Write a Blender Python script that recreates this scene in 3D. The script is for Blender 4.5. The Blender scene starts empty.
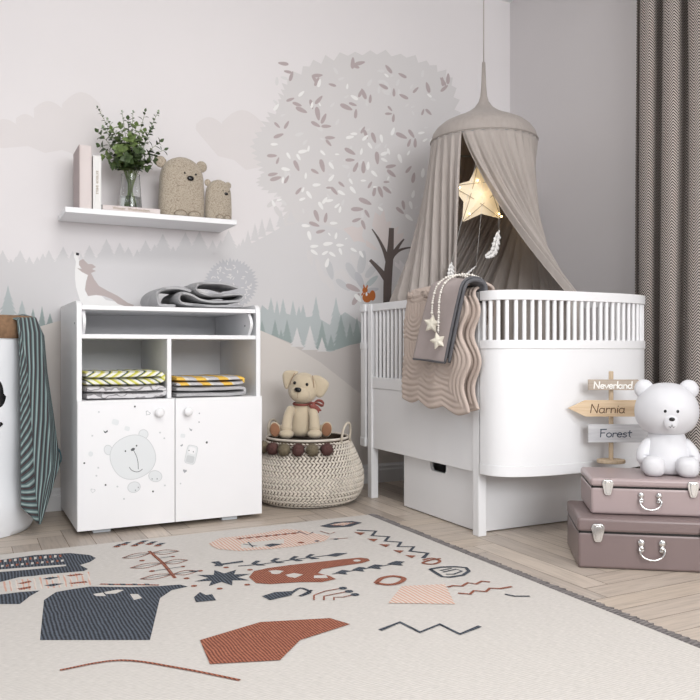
import bpy, bmesh, math, random
from mathutils import Vector, Matrix
random.seed(7)
C = bpy.context.scene.collection
PI = math.pi
R = math.radians
YAW = R(26.8); FPX = 774.0; CAMH = .67

# ---------------------------------------------------------------- camera, world, light
cam = bpy.data.objects.new('camera', bpy.data.cameras.new('camera'))
C.objects.link(cam)
cam.location = (0, 0, CAMH); cam.rotation_euler = (R(90), 0, -YAW)
cam.data.sensor_width = 36; cam.data.lens = 36 * FPX / 700
cam.data.clip_start = .02
bpy.context.scene.camera = cam

w = bpy.data.worlds.new('world'); bpy.context.scene.world = w; w.use_nodes = True
w.node_tree.nodes['Background'].inputs[0].default_value = (.95, .975, 1, 1)
w.node_tree.nodes['Background'].inputs[1].default_value = .50

def area_light(name, loc, target, sx, sy, power, col=(1, 1, 1)):
    l = bpy.data.lights.new(name, 'AREA'); l.shape = 'RECTANGLE'; l.size = sx; l.size_y = sy; l.energy = power; l.color = col
    o = bpy.data.objects.new(name, l); C.objects.link(o); o.location = loc
    o.rotation_euler = (Vector(target) - Vector(loc)).to_track_quat('-Z', 'Y').to_euler()
    return o
area_light('window_light', (1.0, -2.3, 2.0), (.9, 3.0, .7), 2.6, 1.5, 116, (.98, .99, 1))
area_light('floor_fill_light', (.7, .9, 2.57), (.7, .9, 0), .9, .9, 26, (1, .985, .97))  # fill added overhead to brighten floor and rug, not a fitting of the room
vs = bpy.context.scene.view_settings
bpy.context.scene.display_settings.display_device = 'sRGB'
vs.view_transform = 'Standard'; vs.look = 'None'; vs.exposure = .12; vs.gamma = 1; vs.use_curve_mapping = False

# ---------------------------------------------------------------- helpers
def P(u, v, **k):
    r = (u - 350) / FPX; z = -(v - 350) / FPX
    x = r * math.cos(YAW) + math.sin(YAW); y = -r * math.sin(YAW) + math.cos(YAW)
    if 'y' in k: d = k['y'] / y
    elif 'x' in k: d = k['x'] / x
    else: d = (k['z'] - CAMH) / z
    return Vector((x * d, y * d, CAMH + z * d))

def lin(c):
    def f(a):
        a /= 255.
        return a / 12.92 if a <= .04045 else ((a + .055) / 1.055) ** 2.4
    return (f(c[0]), f(c[1]), f(c[2]), 1)

class NT:
    """tiny helper for node chains"""
    def __init__(s, name):
        s.m = bpy.data.materials.new(name); s.m.use_nodes = True
        s.t = s.m.node_tree; s.b = s.t.nodes['Principled BSDF']
    def n(s, kind, **k):
        x = s.t.nodes.new('ShaderNode' + kind)
        for a, b in k.items(): setattr(x, a, b)
        return x
    def l(s, a, b): s.t.links.new(a, b)
    def math(s, op, a, b=None, c=None):
        x = s.n('Math', operation=op)
        for i, q in enumerate((a, b, c)):
            if q is None: continue
            if isinstance(q, (int, float)): x.inputs[i].default_value = q
            else: s.l(q, x.inputs[i])
        return x.outputs[0]
    def coord(s, kind='Object'):
        return s.n('TexCoord').outputs[kind]
    def sep(s, v):
        x = s.n('SeparateXYZ'); s.l(v, x.inputs[0]); return x.outputs
    def noise(s, vec, scale, detail=3, rough=.5, out='Fac'):
        x = s.n('TexNoise'); x.inputs['Scale'].default_value = scale; x.inputs['Detail'].default_value = detail
        x.inputs['Roughness'].default_value = rough
        if vec is not None: s.l(vec, x.inputs['Vector'])
        return x.outputs[out]
    def scale(s, vec, v3):
        x = s.n('Mapping'); x.inputs['Scale'].default_value = v3; s.l(vec, x.inputs['Vector']); return x.outputs[0]
    def ramp(s, fac, stops, interp='LINEAR'):
        x = s.n('ValToRGB'); x.color_ramp.interpolation = interp
        e = x.color_ramp.elements
        while len(e) < len(stops): e.new(.5)
        for i, (p, c) in enumerate(stops): e[i].position = p; e[i].color = lin(c)
        s.l(fac, x.inputs[0]); return x.outputs[0]
    def mix(s, fac, a, b):
        x = s.n('Mix', data_type='RGBA')
        if isinstance(fac, (int, float)): x.inputs[0].default_value = fac
        else: s.l(fac, x.inputs[0])
        for i, q in ((6, a), (7, b)):
            if isinstance(q, tuple): x.inputs[i].default_value = lin(q)
            else: s.l(q, x.inputs[i])
        return x.outputs[2]
    def color(s, c):
        if isinstance(c, tuple): s.b.inputs['Base Color'].default_value = lin(c)
        else: s.l(c, s.b.inputs['Base Color'])
    def rough(s, r): s.b.inputs['Roughness'].default_value = r
    def bump(s, h, strength=.3, dist=.002):
        x = s.n('Bump'); x.inputs['Strength'].default_value = strength; x.inputs['Distance'].default_value = dist
        s.l(h, x.inputs['Height']); s.l(x.outputs[0], s.b.inputs['Normal'])

def mat(name, col, rough=.6, metal=0, var=.06, vscale=6, bump=0, bscale=80, spec=None, sheen=0):
    t = NT(name); co = t.coord()
    lo = tuple(max(0, c * (1 - var)) for c in col); hi = tuple(min(255, c * (1 + var * .6)) for c in col)
    t.color(t.mix(t.noise(co, vscale), lo, hi)); t.rough(rough)
    t.b.inputs['Metallic'].default_value = metal
    if spec is not None: t.b.inputs['Specular IOR Level'].default_value = spec
    if sheen: t.b.inputs['Sheen Weight'].default_value = sheen
    if bump: t.bump(t.noise(co, bscale, 4), bump)
    return t.m

def tag(o, label=None, cat=None, group=None, kind=None):
    if label: o['label'] = label
    if cat: o['category'] = cat
    if group: o['group'] = group
    if kind: o['kind'] = kind
    return o
def thing(name, loc, label, cat, group=None, rz=0):
    o = bpy.data.objects.new(name, None); C.objects.link(o); o.location = loc; o.rotation_euler = (0, 0, rz)
    o.empty_display_size = .05
    return tag(o, label, cat, group)

class MB:
    def __init__(s): s.v = []; s.f = []; s.m = []; s.uv = {}
    def add(s, vs_, fs, mi=0):
        b = len(s.v); s.v += [Vector(p) for p in vs_]
        for f in fs: s.f.append([b + i for i in f]); s.m.append(mi)
        return s
    def box(s, x0, x1, y0, y1, z0, z1, mi=0, M=None):
        p = [Vector((x, y, z)) for z in (z0, z1) for y in (y0, y1) for x in (x0, x1)]
        if M: p = [M @ q for q in p]
        return s.add(p, [(0, 2, 3, 1), (4, 5, 7, 6), (0, 1, 5, 4), (2, 6, 7, 3), (0, 4, 6, 2), (1, 3, 7, 5)], mi)
    def prism(s, pts, a, b, axis='y', mi=0):
        """closed outline (2-D), swept between a and b on axis"""
        def q(p, t):
            return {'y': (p[0], t, p[1]), 'z': (p[0], p[1], t), 'x': (t, p[0], p[1])}[axis]
        n = len(pts)
        return s.add([q(p, a) for p in pts] + [q(p, b) for p in pts],
                     [list(range(n))[::-1], list(range(n, 2 * n))] + [(i, (i + 1) % n, n + (i + 1) % n, n + i) for i in range(n)], mi)
    def rings(s, rs, mi=0, cap=True, closed=True):
        n = len(rs[0]); b = len(s.v); s.v += [Vector(p) for r in rs for p in r]
        for j in range(len(rs) - 1):
            for i in range(n if closed else n - 1):
                k = (i + 1) % n
                s.f.append([b + j * n + i, b + j * n + k, b + (j + 1) * n + k, b + (j + 1) * n + i]); s.m.append(mi)
        if cap:
            s.f.append([b + i for i in range(n)][::-1]); s.m.append(mi)
            e = b + (len(rs) - 1) * n
            s.f.append([e + i for i in range(n)]); s.m.append(mi)
        return s
    def lathe(s, prof, c=(0, 0, 0), n=32, mi=0, cap=True, M=None, sx=1, sy=1, ex=2):
        rs = []
        for r, z in prof:
            ring = []
            for i in range(n):
                a = 2 * PI * i / n; ca, sa = math.cos(a), math.sin(a)
                px = math.copysign(abs(ca) ** (2 / ex), ca); py = math.copysign(abs(sa) ** (2 / ex), sa)
                p = Vector((c[0] + r * sx * px, c[1] + r * sy * py, c[2] + z))
                ring.append(M @ p if M else p)
            rs.append(ring)
        return s.rings(rs, mi, cap)
    def ell(s, c, r, n=20, m=12, mi=0, rot=None, e=2.0):
        M = Matrix.Translation(c) @ (rot.to_4x4() if rot else Matrix.Identity(4))
        rs = []
        for j in range(m + 1):
            t = -PI / 2 + PI * j / m
            t = max(-PI / 2 + .02, min(PI / 2 - .02, t))
            ct, st = math.cos(t), math.sin(t)
            ct = abs(ct) ** (2 / e); st = math.copysign(abs(st) ** (2 / e), st)
            ring = []
            for i in range(n):
                a = 2 * PI * i / n; ca, sa = math.cos(a), math.sin(a)
                px = math.copysign(abs(ca) ** (2 / e), ca); py = math.copysign(abs(sa) ** (2 / e), sa)
                ring.append(M @ Vector((r[0] * ct * px, r[1] * ct * py, r[2] * st)))
            rs.append(ring)
        return s.rings(rs, mi)
    def tube(s, pts, r, n=8, mi=0, closed=False, cap=True):
        pts = [Vector(p) for p in pts]; m = len(pts)
        rr = r if isinstance(r, (list, tuple)) else [r] * m
        rs = []; up = None
        for i, p in enumerate(pts):
            if closed: d = pts[(i + 1) % m] - pts[i - 1]
            else: d = pts[min(i + 1, m - 1)] - pts[max(i - 1, 0)]
            if d.length < 1e-9: d = Vector((0, 0, 1))
            d.normalize()
            if up is None: up = d.orthogonal().normalized()
            up = (up - d * up.dot(d))
            if up.length < 1e-6: up = d.orthogonal()
            up.normalize(); sd = d.cross(up)
            rs.append([p + (up * math.cos(2 * PI * k / n) + sd * math.sin(2 * PI * k / n)) * rr[i] for k in range(n)])
        if closed: rs.append(rs[0])
        return s.rings(rs, mi, cap and not closed)
    def grid(s, fn, nu, nv, mi=0, uvf=None):
        b = len(s.v)
        for j in range(nv + 1):
            for i in range(nu + 1):
                s.v.append(Vector(fn(i / nu, j / nv)))
                if uvf: s.uv[len(s.v) - 1] = uvf(i / nu, j / nv)
        for j in range(nv):
            for i in range(nu):
                a = b + j * (nu + 1) + i
                s.f.append([a, a + 1, a + nu + 2, a + nu + 1]); s.m.append(mi)
        return s
    def poly(s, pts, mi=0):
        if len(pts) <= 4: return s.add(pts, [list(range(len(pts)))], mi)
        from mathutils.geometry import tessellate_polygon
        return s.add(pts, [list(t) for t in tessellate_polygon([[(Vector(q) - Vector(pts[0])) * 1000 for q in pts]])], mi)
    def build(s, name, mats, parent=None, smooth=35, bevel=0, seg=2, sub=0, solid=0, loc=None, rz=0, fix=True, soloff=0):
        me = bpy.data.meshes.new(name)
        me.from_pydata([tuple(p) for p in s.v], [], s.f)
        mats = mats if isinstance(mats, (list, tuple)) else [mats]
        for q in mats: me.materials.append(q)
        me.polygons.foreach_set('material_index', s.m)
        if s.uv:
            uv = me.uv_layers.new(name='UVMap')
            for lp in me.loops: uv.data[lp.index].uv = s.uv.get(lp.vertex_index, (0, 0))
        me.validate()
        if fix:
            bm = bmesh.new(); bm.from_mesh(me); bmesh.ops.recalc_face_normals(bm, faces=bm.faces); bm.to_mesh(me); bm.free()
        if smooth:
            me.shade_smooth()
            if smooth < 180: me.set_sharp_from_angle(angle=R(smooth))
        me.update()
        o = bpy.data.objects.new(name, me); C.objects.link(o)
        if parent: o.parent = parent
        if loc is not None: o.location = loc
        o.rotation_euler = (0, 0, rz)
        if solid:
            q = o.modifiers.new('thickness', 'SOLIDIFY'); q.thickness = solid; q.offset = soloff
        if bevel:
            q = o.modifiers.new('bevel', 'BEVEL'); q.width = bevel; q.segments = seg; q.limit_method = 'ANGLE'; q.angle_limit = R(50)
        if sub:
            q = o.modifiers.new('smooth', 'SUBSURF'); q.levels = sub; q.render_levels = sub
        return o

def rel(fn_or_pts, origin):
    return [Vector(p) - Vector(origin) for p in fn_or_pts]
def smoothpath(pts, k=6, closed=False):
    pts = [Vector(p) for p in pts]; n = len(pts); out = []
    g = (lambda i: pts[i % n]) if closed else (lambda i: pts[max(0, min(n - 1, i))])
    for i in range(n if closed else n - 1):
        p0, p1, p2, p3 = g(i - 1), g(i), g(i + 1), g(i + 2)
        for j in range(k):
            t = j / k
            out.append(.5 * ((2 * p1) + (p2 - p0) * t + (2 * p0 - 5 * p1 + 4 * p2 - p3) * t * t + (3 * p1 - p0 - 3 * p2 + p3) * t ** 3))
    if not closed: out.append(pts[-1])
    return out
def interp(tab, t):
    """piecewise linear on [(t, tuple)], smoothed"""
    if t <= tab[0][0]: return Vector(tab[0][1])
    for (a, p), (b, q) in zip(tab, tab[1:]):
        if t <= b:
            return Vector(p).lerp(Vector(q), (t - a) / (b - a))
    return Vector(tab[-1][1])
def sstep(a, b, x):
    t = max(0, min(1, (x - a) / (b - a))); return t * t * (3 - 2 * t)
def text_mesh(name, s, size, material, parent, M, extrude=.0003, align='CENTER', sx=1):
    cu = bpy.data.curves.new(name, 'FONT'); cu.body = s; cu.size = size; cu.extrude = extrude; cu.align_x = align; cu.align_y = 'CENTER'
    tmp = bpy.data.objects.new(name, cu); C.objects.link(tmp)
    dg = bpy.context.evaluated_depsgraph_get()
    me = bpy.data.meshes.new_from_object(tmp.evaluated_get(dg)); bpy.data.objects.remove(tmp)
    me.transform(Matrix.Diagonal((sx, 1, 1, 1))); me.transform(M)
    me.materials.clear(); me.materials.append(material)
    o = bpy.data.objects.new(name, me); C.objects.link(o); o.parent = parent
    return o

# ---------------------------------------------------------------- materials
M_white = mat('painted_white', (240, 240, 242), .42, var=.01)
M_crib = mat('crib_white_lacquer', (238, 238, 240), .35, var=.01)
M_wallside = mat('grey_plaster', (222, 218, 219), .9, var=.015, vscale=3, bump=.05, bscale=200)
M_ceil = mat('ceiling_white', (240, 240, 240), .9, var=.01)
M_base = mat('baseboard_white', (225, 225, 226), .5, var=.01)
M_black = mat('black_plastic', (16, 16, 18), .25, var=.1)
M_metal = mat('polished_nickel', (225, 225, 225), .12, metal=1, var=.03)
M_greymark = mat('print_grey', (206, 209, 211), .5, var=.03)
M_darkmark = mat('print_dark_grey', (85, 88, 92), .5, var=.05)
M_midmark = mat('print_mid_grey', (165, 168, 172), .5, var=.05)

# ---------------------------------------------------------------- room
WY = 3.44; WX = 2.735; CZ = 2.6; LX = -1.6; FY = -2.6
def plank_mat(i, c):
    t = NT('oak_plank_%s' % ['pale', 'warm', 'ashen', 'honey', 'greige'][i]); co = t.coord()
    s = t.scale(co, (4, 60, 1) if i % 2 else (60, 4, 1))
    n1 = t.noise(s, 1.5, 6, .6)
    t.color(t.ramp(n1, [(.25, tuple(k * .86 for k in c)), (.5, c), (.78, tuple(min(255, k * 1.07) for k in c))]))
    t.rough(.42); t.bump(n1, .08, .001); return t.m
PLK = [plank_mat(i, c) for i, c in enumerate([(198, 185, 172), (188, 175, 162), (182, 170, 159), (192, 178, 163), (172, 160, 149)])]
M_gap = mat('plank_gap', (136, 122, 108), .8)
fl = MB()
fl.box(LX, WX, FY, WY, -.05, -.002, mi=5)
W_, N_ = .088, 6                       # herringbone: plank width, length = N_*W_
L_ = W_ * N_
def clip(x0, x1, y0, y1):
    x0 = max(x0, LX); x1 = min(x1, WX); y0 = max(y0, FY); y1 = min(y1, WY)
    return (x0, x1, y0, y1) if x1 - x0 > .004 and y1 - y0 > .004 else None
g = .0011
for k in range(-50, 70):
    for m in range(-12, 14):
        ox = k * W_ + m * L_ * 1.0 + LX; oy = k * W_ - m * L_ + .5
        for (a, b, c, d, odd) in ((ox, ox + L_, oy, oy + W_, 1), (ox, ox + W_, oy + W_ , oy + W_ + L_, 0)):
            q = clip(a + g, b - g, c + g, d - g)
            if q:
                mi = random.choice([1, 3, 1]) if odd else random.choice([0, 2, 4, 0])
                fl.poly([(q[0], q[2], 0), (q[1], q[2], 0), (q[1], q[3], 0), (q[0], q[3], 0)], mi)
tag(fl.build('floor', PLK + [M_gap], smooth=0), kind='structure')

tag(MB().box(WX, WX + .1, FY, WY + .1, 0, CZ).build('wall_right', M_wallside, smooth=0), kind='structure')
tag(MB().box(LX, WX + .1, FY, WY + .1, CZ, CZ + .1).build('ceiling', M_ceil, smooth=0), kind='structure')
BB = [(0, 0), (.016, 0), (.016, .062), (.011, .07), (.011, .082), (.006, .088), (.004, .094), (0, .094)]
tag(MB().prism([(WY - a, b) for a, b in BB], LX, WX, 'x').build('baseboard_back', M_base, smooth=0), kind='structure')
tag(MB().prism([(WX - a, b) for a, b in BB], FY, WY - .016, 'y').build('baseboard_right', M_base, smooth=0), kind='structure')

# ---- the mural on the back wall: one wall mesh, printed wallpaper shapes as faces a hair in front of it
MUR = {}
def mm(name, c, var=.012):
    MUR[name] = len(MUR); m = mat('mural_' + name, c, .92, var=var, vscale=2.5); return m
mur_mats = [mm('sky', (233, 229, 230)), mm('cloud', (222, 216, 217)), mm('crown', (219, 216, 216)), mm('far_forest', (217, 215, 216)),
            mm('grey_pine', (188, 195, 196)), mm('teal_pine', (160, 172, 171)), mm('hill', (220, 214, 209)), mm('second_hill', (205, 199, 196)),
            mm('trunk', (104, 93, 90)), mm('mauve_leaf', (186, 173, 174)), mm('white_leaf', (243, 242, 241)), mm('blush', (222, 213, 211)),
            mm('wolf_brown', (190, 178, 176)), mm('bush', (196, 196, 200)), mm('squirrel', (190, 110, 55), .08), mm('ink', (60, 58, 62)),
            mm('soft_leaf', (224, 222, 222)), mm('forest_haze', (203, 203, 205)), mm('low_cloud', (227, 222, 222))]
wb = MB()
wb.box(LX, WX + .1, WY, WY + .1, 0, CZ, 0)
LEVEL = dict(low_cloud=1, cloud=1, crown=2, far_forest=3, blush=4, grey_pine=4, teal_pine=5, second_hill=6, hill=7, bush=8, soft_leaf=9, trunk=10, mauve_leaf=11, white_leaf=12, squirrel=13, wolf_brown=14, ink=15, forest_haze=4, sky=1)
layer = [0]; lift = [0]
def wpoly(px, m, off=None):
    """outline given where it sits on the wall plane"""
    layer[0] += 1
    y = WY - .00008 - (LEVEL[m] + lift[0]) * .00005 - (layer[0] % 40) * .0000012
    pts = []
    for u, v in px:
        q = P(u, v, y=y); pts.append((max(LX, min(WX - .0005, q.x)), y, max(.005, min(CZ, q.z))))
    wb.poly(pts, MUR[m])
def wleaf(u, v, ln, ang, m, wid=.34):
    a = R(ang); dx, dy = math.cos(a), -math.sin(a); nx, ny = -dy, dx
    pts = []
    for i in range(12):
        t = i / 12 * 2 * PI; c, s_ = math.cos(t), math.sin(t)
        s_ *= (1 - .25 * c)
        pts.append((u + dx * c * ln / 2 + nx * s_ * ln * wid / 2, v + dy * c * ln / 2 + ny * s_ * ln * wid / 2))
    wpoly(pts, m)
def wpine(u, v, h, wd, m, tiers=6):
    wd *= 1.15
    """pine with its foot at u,v"""
    L, Rr = [], []
    for i in range(tiers):
        t = (i + 1) / tiers
        ww = wd / 2 * t
        yy = v - h * (1 - t)
        j = random.uniform(.88, 1.12)
        Rr += [(u + ww * j, yy + h / tiers * .28), (u + ww * .64, yy)]
        L += [(u - ww * random.uniform(.88, 1.12), yy + h / tiers * .28), (u - ww * .64, yy)]
    Rr = Rr[:-1]; L = L[:-1]
    wpoly([(u, v - h)] + Rr + L[::-1], m)
def wblob(u, v, rx, ry, m, n=40, j=0):
    wpoly([(u + rx * math.cos(i / n * 2 * PI) * (1 + random.uniform(-j, j)), v + ry * math.sin(i / n * 2 * PI) * (1 + random.uniform(-j, j))) for i in range(n)], m)
# clouds
def cloud(tops, base, m):
    pts = []
    for (u0, u1, v, h) in tops:
        for i in range(9):
            t = i / 8; pts.append((u0 + (u1 - u0) * t, v - h * math.sin(PI * t)))
    wpoly(pts + base, m)
cloud([(-60, -8, 128, 10), (-8, 16, 124, 5), (16, 34, 118, 4), (34, 62, 108, 7), (62, 100, 104, 12)],
      [(110, 150), (80, 156), (62, 150), (45, 153), (28, 146), (5, 148), (-60, 149)], 'low_cloud')
cloud([(196, 222, 124, 7), (222, 262, 122, 12)], [(275, 150), (266, 166), (246, 170), (234, 160), (218, 156), (206, 142), (196, 130)], 'low_cloud')
# crown wash of the big tree
pts = []
crown = [(272, 112), (262, 128), (252, 150), (262, 170), (258, 184), (276, 196), (284, 214), (280, 232), (302, 238), (306, 262), (322, 276), (340, 268), (352, 288), (368, 268),
         (385, 284), (398, 262), (418, 268), (432, 240), (446, 200), (452, 160), (458, 120), (450, 80), (420, 60), (370, 52), (320, 60), (288, 80), (280, 98)]
cr = smoothpath([(a, b, 0) for a, b in crown], 7, True)
cc = Vector((355, 165, 0))
for i, p in enumerate(cr):
    d = (p - cc).normalized(); pts.append(tuple((p + d * (3.5 if i % 2 else -3.5) * random.uniform(.3, 1.3)).xy))
wpoly(pts, 'crown')
# far forest
wpoly([(-80, 264), (40, 264), (120, 262), (180, 256), (235, 252), (262, 238), (280, 228), (300, 222), (330, 226), (365, 240), (400, 270), (440, 335), (440, 365), (-80, 365)], 'far_forest')
u = -78
while u < 244:
    base = 266 - 12 * sstep(40, 235, u)
    h_ = random.choice([9, 12, 16, 20]) * (1.2 if 60 < u < 250 else .8)
    wpine(u, base, h_, h_ * 1.05, 'far_forest', 6); u += h_ * .42 + random.uniform(0, 4)
for u, v, h_ in ((248, 246, 16), (255, 240, 17), (262, 236, 18), (270, 231, 14), (281, 226, 17), (291, 222, 12), (243, 250, 12)): wpine(u, v, h_, 9, 'far_forest')
# bush
pts = []
for i in range(90):
    a = i / 90 * 2 * PI; r_ = 24 * (1 + (.09 if i % 2 else -.07) * random.uniform(.5, 1.4))
    pts.append((231 + r_ * 1.05 * math.cos(a), 284 + r_ * math.sin(a)))
wpoly(pts, 'bush')
for k in range(60):
    a = random.uniform(0, 2 * PI); r_ = 22 * math.sqrt(random.random())
    wleaf(231 + r_ * math.cos(a), 284 + r_ * math.sin(a), 3.5, random.uniform(0, 180), 'soft_leaf')
# pines
for u, v, h_, wd in ((8, 318, 33, 18), (22, 320, 20, 12), (-20, 320, 40, 22), (-45, 322, 30, 18)): wpine(u, v, h_, wd, 'grey_pine', 7)
for u, v, h_, wd in ((33, 324, 16, 8), (42, 326, 20, 8), (50, 325, 12, 8), (2, 326, 12, 10), (-10, 326, 16, 10)): wpine(u, v, h_, wd, 'teal_pine', 5)
wpoly([(255, 330), (262, 305), (275, 316), (285, 313), (300, 318), (315, 316), (330, 325), (345, 312), (372, 330), (372, 352), (330, 352), (255, 338)], 'grey_pine')
for u, v, h_, wd in ((262, 330, 25, 12), (271, 325, 28, 13), (277, 322, 22, 9), (283, 328, 30, 13), (293, 326, 26, 11), (303, 330, 26, 13), (316, 340, 44, 18), (336, 345, 48, 22), (299, 322, 16, 9)): wpine(u, v, h_, wd, 'grey_pine', 8)
for u, v, h_, wd in ((275, 342, 23, 11), (287, 345, 26, 12), (281, 343, 14, 8), (322, 348, 28, 13), (341, 348, 34, 16), (350, 348, 26, 12), (357, 347, 30, 13), (331, 350, 16, 9), (299, 346, 14, 8), (363, 348, 30, 12), (262, 334, 14, 8)): wpine(u, v, h_, wd, 'teal_pine', 7)
# hills
wpoly([(-80, 340), (0, 338), (45, 325), (62, 320), (120, 310), (200, 312), (262, 331), (300, 347), (330, 352), (350, 345), (365, 342), (440, 345), (470, 360), (470, 600), (-80, 600)], 'second_hill')
wpoly([(-80, 340), (0, 338), (45, 325), (62, 320), (120, 310), (200, 312), (262, 331), (290, 344), (320, 362), (362, 395), (400, 430), (440, 500), (440, 600), (-80, 600)], 'hill')
for u, v, h_, wd in ((297, 346, 19, 12), (310, 349, 24, 13), (322, 351, 14, 9)): wpine(u, v, h_, wd, 'soft_leaf', 7)
# big trunk
wpoly([(375, 212), (380, 216), (384, 210), (386, 222), (392, 221), (390, 231), (399, 226), (397, 234), (404, 233), (402, 240), (398, 243), (393, 247), (387, 250), (382, 243), (377, 233), (372, 226)], 'blush')
def wstroke(pts, m):
    c = smoothpath([(a, b_, w_) for a, b_, w_ in pts], 4); Lh, Rh = [], []
    for i, p_ in enumerate(c):
        d = c[min(i + 1, len(c) - 1)] - c[max(0, i - 1)]; d.z = 0; d.normalize()
        Lh.append((p_.x - d.y * p_.z / 2, p_.y + d.x * p_.z / 2)); Rh.append((p_.x + d.y * p_.z / 2, p_.y - d.x * p_.z / 2))
    wpoly(Lh + Rh[::-1], m)
wstroke([(387, 335, 8.5), (387.2, 300, 8), (388, 275, 8.5), (390, 255, 7), (391, 240, 5.6), (391.5, 228, 5)], 'trunk')
wstroke([(389, 284, 6), (382, 273, 5.4), (375, 265, 4), (370, 260, 3)], 'trunk')
wstroke([(388.5, 264, 5), (384, 250, 3.6), (378, 238, 2.2), (372, 229, 1)], 'trunk')
wstroke([(389.5, 260, 6), (396, 250, 4), (400, 244, 2.6), (404, 239, 1.4)], 'trunk')
wstroke([(392, 256, 4.5), (399, 250.5, 2.8), (407, 248, 1.8), (414, 247.5, 1)], 'trunk')
wleaf(369.5, 262.5, 6, 70, 'soft_leaf', .45)
wpoly([(343, 229), (352, 226), (358, 228), (364, 224), (362, 236), (366, 243), (358, 241), (354, 242), (350, 236)], 'blush')
wpoly([(366, 240), (372, 244), (378, 250), (374, 250), (366, 246)], 'blush')
# leaves
mauve = [(200,15,35,-20),(215,35,45,-25),(250,15,36,-75),(272,48,50,-80),(293,65,40,65),(265,85,38,-30),(302,92,35,0),(130,88,28,-45),(163,87,32,60),(135,125,38,20),(315,132,36,0),(310,150,30,-50),(112,195,36,0),(132,212,26,70),(115,260,36,10),(125,275,42,15),(163,278,32,60),(198,230,42,-65),(288,230,48,-75),(262,250,32,-30),(205,318,32,50),(355,295,28,-40),(312,307,22,0),(330,318,36,-50),(385,180,44,-30),(385,210,34,0),(405,235,38,65),(432,235,44,90),(480,203,46,-85),(430,105,28,60),(440,120,34,-70),(468,132,40,-70),(528,232,38,10),(530,257,40,-40),(455,297,28,60),(492,322,42,-70),(470,320,36,80),(515,315,38,-40),(513,287,22,0),(590,243,32,50),(607,272,38,80),(565,125,44,-25),(600,118,36,-55),(592,150,30,70),(613,150,34,90),(372,25,48,-25),(395,15,30,-20),(405,48,34,85),(525,30,24,-50),(520,48,26,0),(537,63,30,85),(640,42,24,70),(660,42,30,-45),(268,405,44,-70),(300,412,36,80),(260,435,40,-20),(282,460,34,15),(410,382,44,0),(438,355,50,-25),(445,398,32,-60),(408,420,34,20),(432,437,36,-70),(560,387,36,-40),(572,368,34,-80)]
white = [(242,332,32,-55),(268,297,30,5),(320,273,30,50),(355,325,30,-30),(395,315,32,-50),(313,352,28,10),(283,370,32,-60),(340,370,24,40),(350,383,24,80),(230,440,30,-5),(328,431,28,0),(243,475,34,-75),(308,503,36,8),(260,512,30,5),(350,508,28,0),(260,533,30,-35),(298,535,26,30),(323,540,28,-35),(352,530,26,-70),(305,570,34,75),(398,525,26,-30),(425,540,28,-60),(598,368,30,-75),(592,412,34,-40),(160,242,32,-10),(230,265,22,85),(320,230,30,-55),(560,205,34,-70),(495,135,30,-80),(470,258,30,-45),(448,230,30,85),(505,210,26,-30),(385,130,30,10),(535,110,30,70),(425,180,24,80),(590,185,20,60),(640,255,34,85),(635,115,24,10),(290,185,24,-45),(340,190,16,0),(313,470,14,-50),(336,475,24,80),(372,485,10,30),(455,160,26,-55),(520,180,24,-70),(432,282,20,0),(388,285,24,-60),(648,140,20,30),(150,280,24,85),(120,155,26,0),(220,180,34,10),(205,200,26,-60),(240,170,22,80),(170,195,26,-60)]
for a, b, c, d in mauve: wleaf(240 + a / 3.5, 100 + b / 3.5, c / 3.5, d, 'mauve_leaf')
for a, b, c, d in white: wleaf(240 + a / 3.5, 100 + b / 3.5, c / 3.5, d, 'white_leaf', .38)
for k in range(95):
    uu, vv = random.uniform(272, 440), random.uniform(70, 215)
    wleaf(uu, vv, random.uniform(4, 9), random.uniform(0, 180), random.choice(['soft_leaf', 'soft_leaf', 'white_leaf', 'soft_leaf']), .4)
for k in range(26):
    uu, vv = random.uniform(275, 450), random.uniform(62, 100)
    wleaf(uu, vv, random.uniform(8, 12), random.uniform(0, 180), 'mauve_leaf', .34)
lift[0] = 1.5
for a, b, l_, an in ((322, 276, 16, -70), (330, 284, 18, -60), (338, 278, 16, -80), (345, 276, 18, -55), (318, 266, 14, -80), (356, 262, 20, -60), (366, 280, 16, -70), (310, 258, 16, -75), (278, 212, 14, -60), (272, 203, 13, 40)): wleaf(a, b, l_, an, 'crown')
lift[0] = 0
for a, b, l_, an in ((352, 272, 22, -60), (362, 262, 24, 80), (372, 270, 20, 50), (343, 285, 18, -40), (330, 270, 20, -75)): wleaf(a, b, l_, an, 'forest_haze')
# wolf howling
wpoly([(74, 253), (77, 255), (79, 260), (84, 262), (80, 268), (87, 272), (92, 280), (96, 290), (106, 300), (118, 302), (124, 306), (100, 306), (84, 306), (80, 300), (78, 294), (76, 287), (75, 278), (75, 270), (76, 262), (74, 257)], 'white_leaf')
wpoly([(79, 261), (83, 259), (88, 264), (92, 264), (96, 267), (92, 269), (96, 271), (91, 273), (94, 279), (99, 286), (108, 291), (118, 296), (128, 303), (134, 305), (132, 308), (118, 304), (112, 299), (104, 296), (96, 295), (88, 296), (85, 290), (86, 282), (88, 275), (82, 272), (77, 268), (82, 269), (79, 265)], 'wolf_brown')
wpoly([(76, 252.5), (79, 253), (79, 255.5), (76, 255)], 'ink')
wpoly([(95, 301), (96, 303), (104, 303.2), (109, 302.5), (110, 305), (95, 305)], 'bush')
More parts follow.
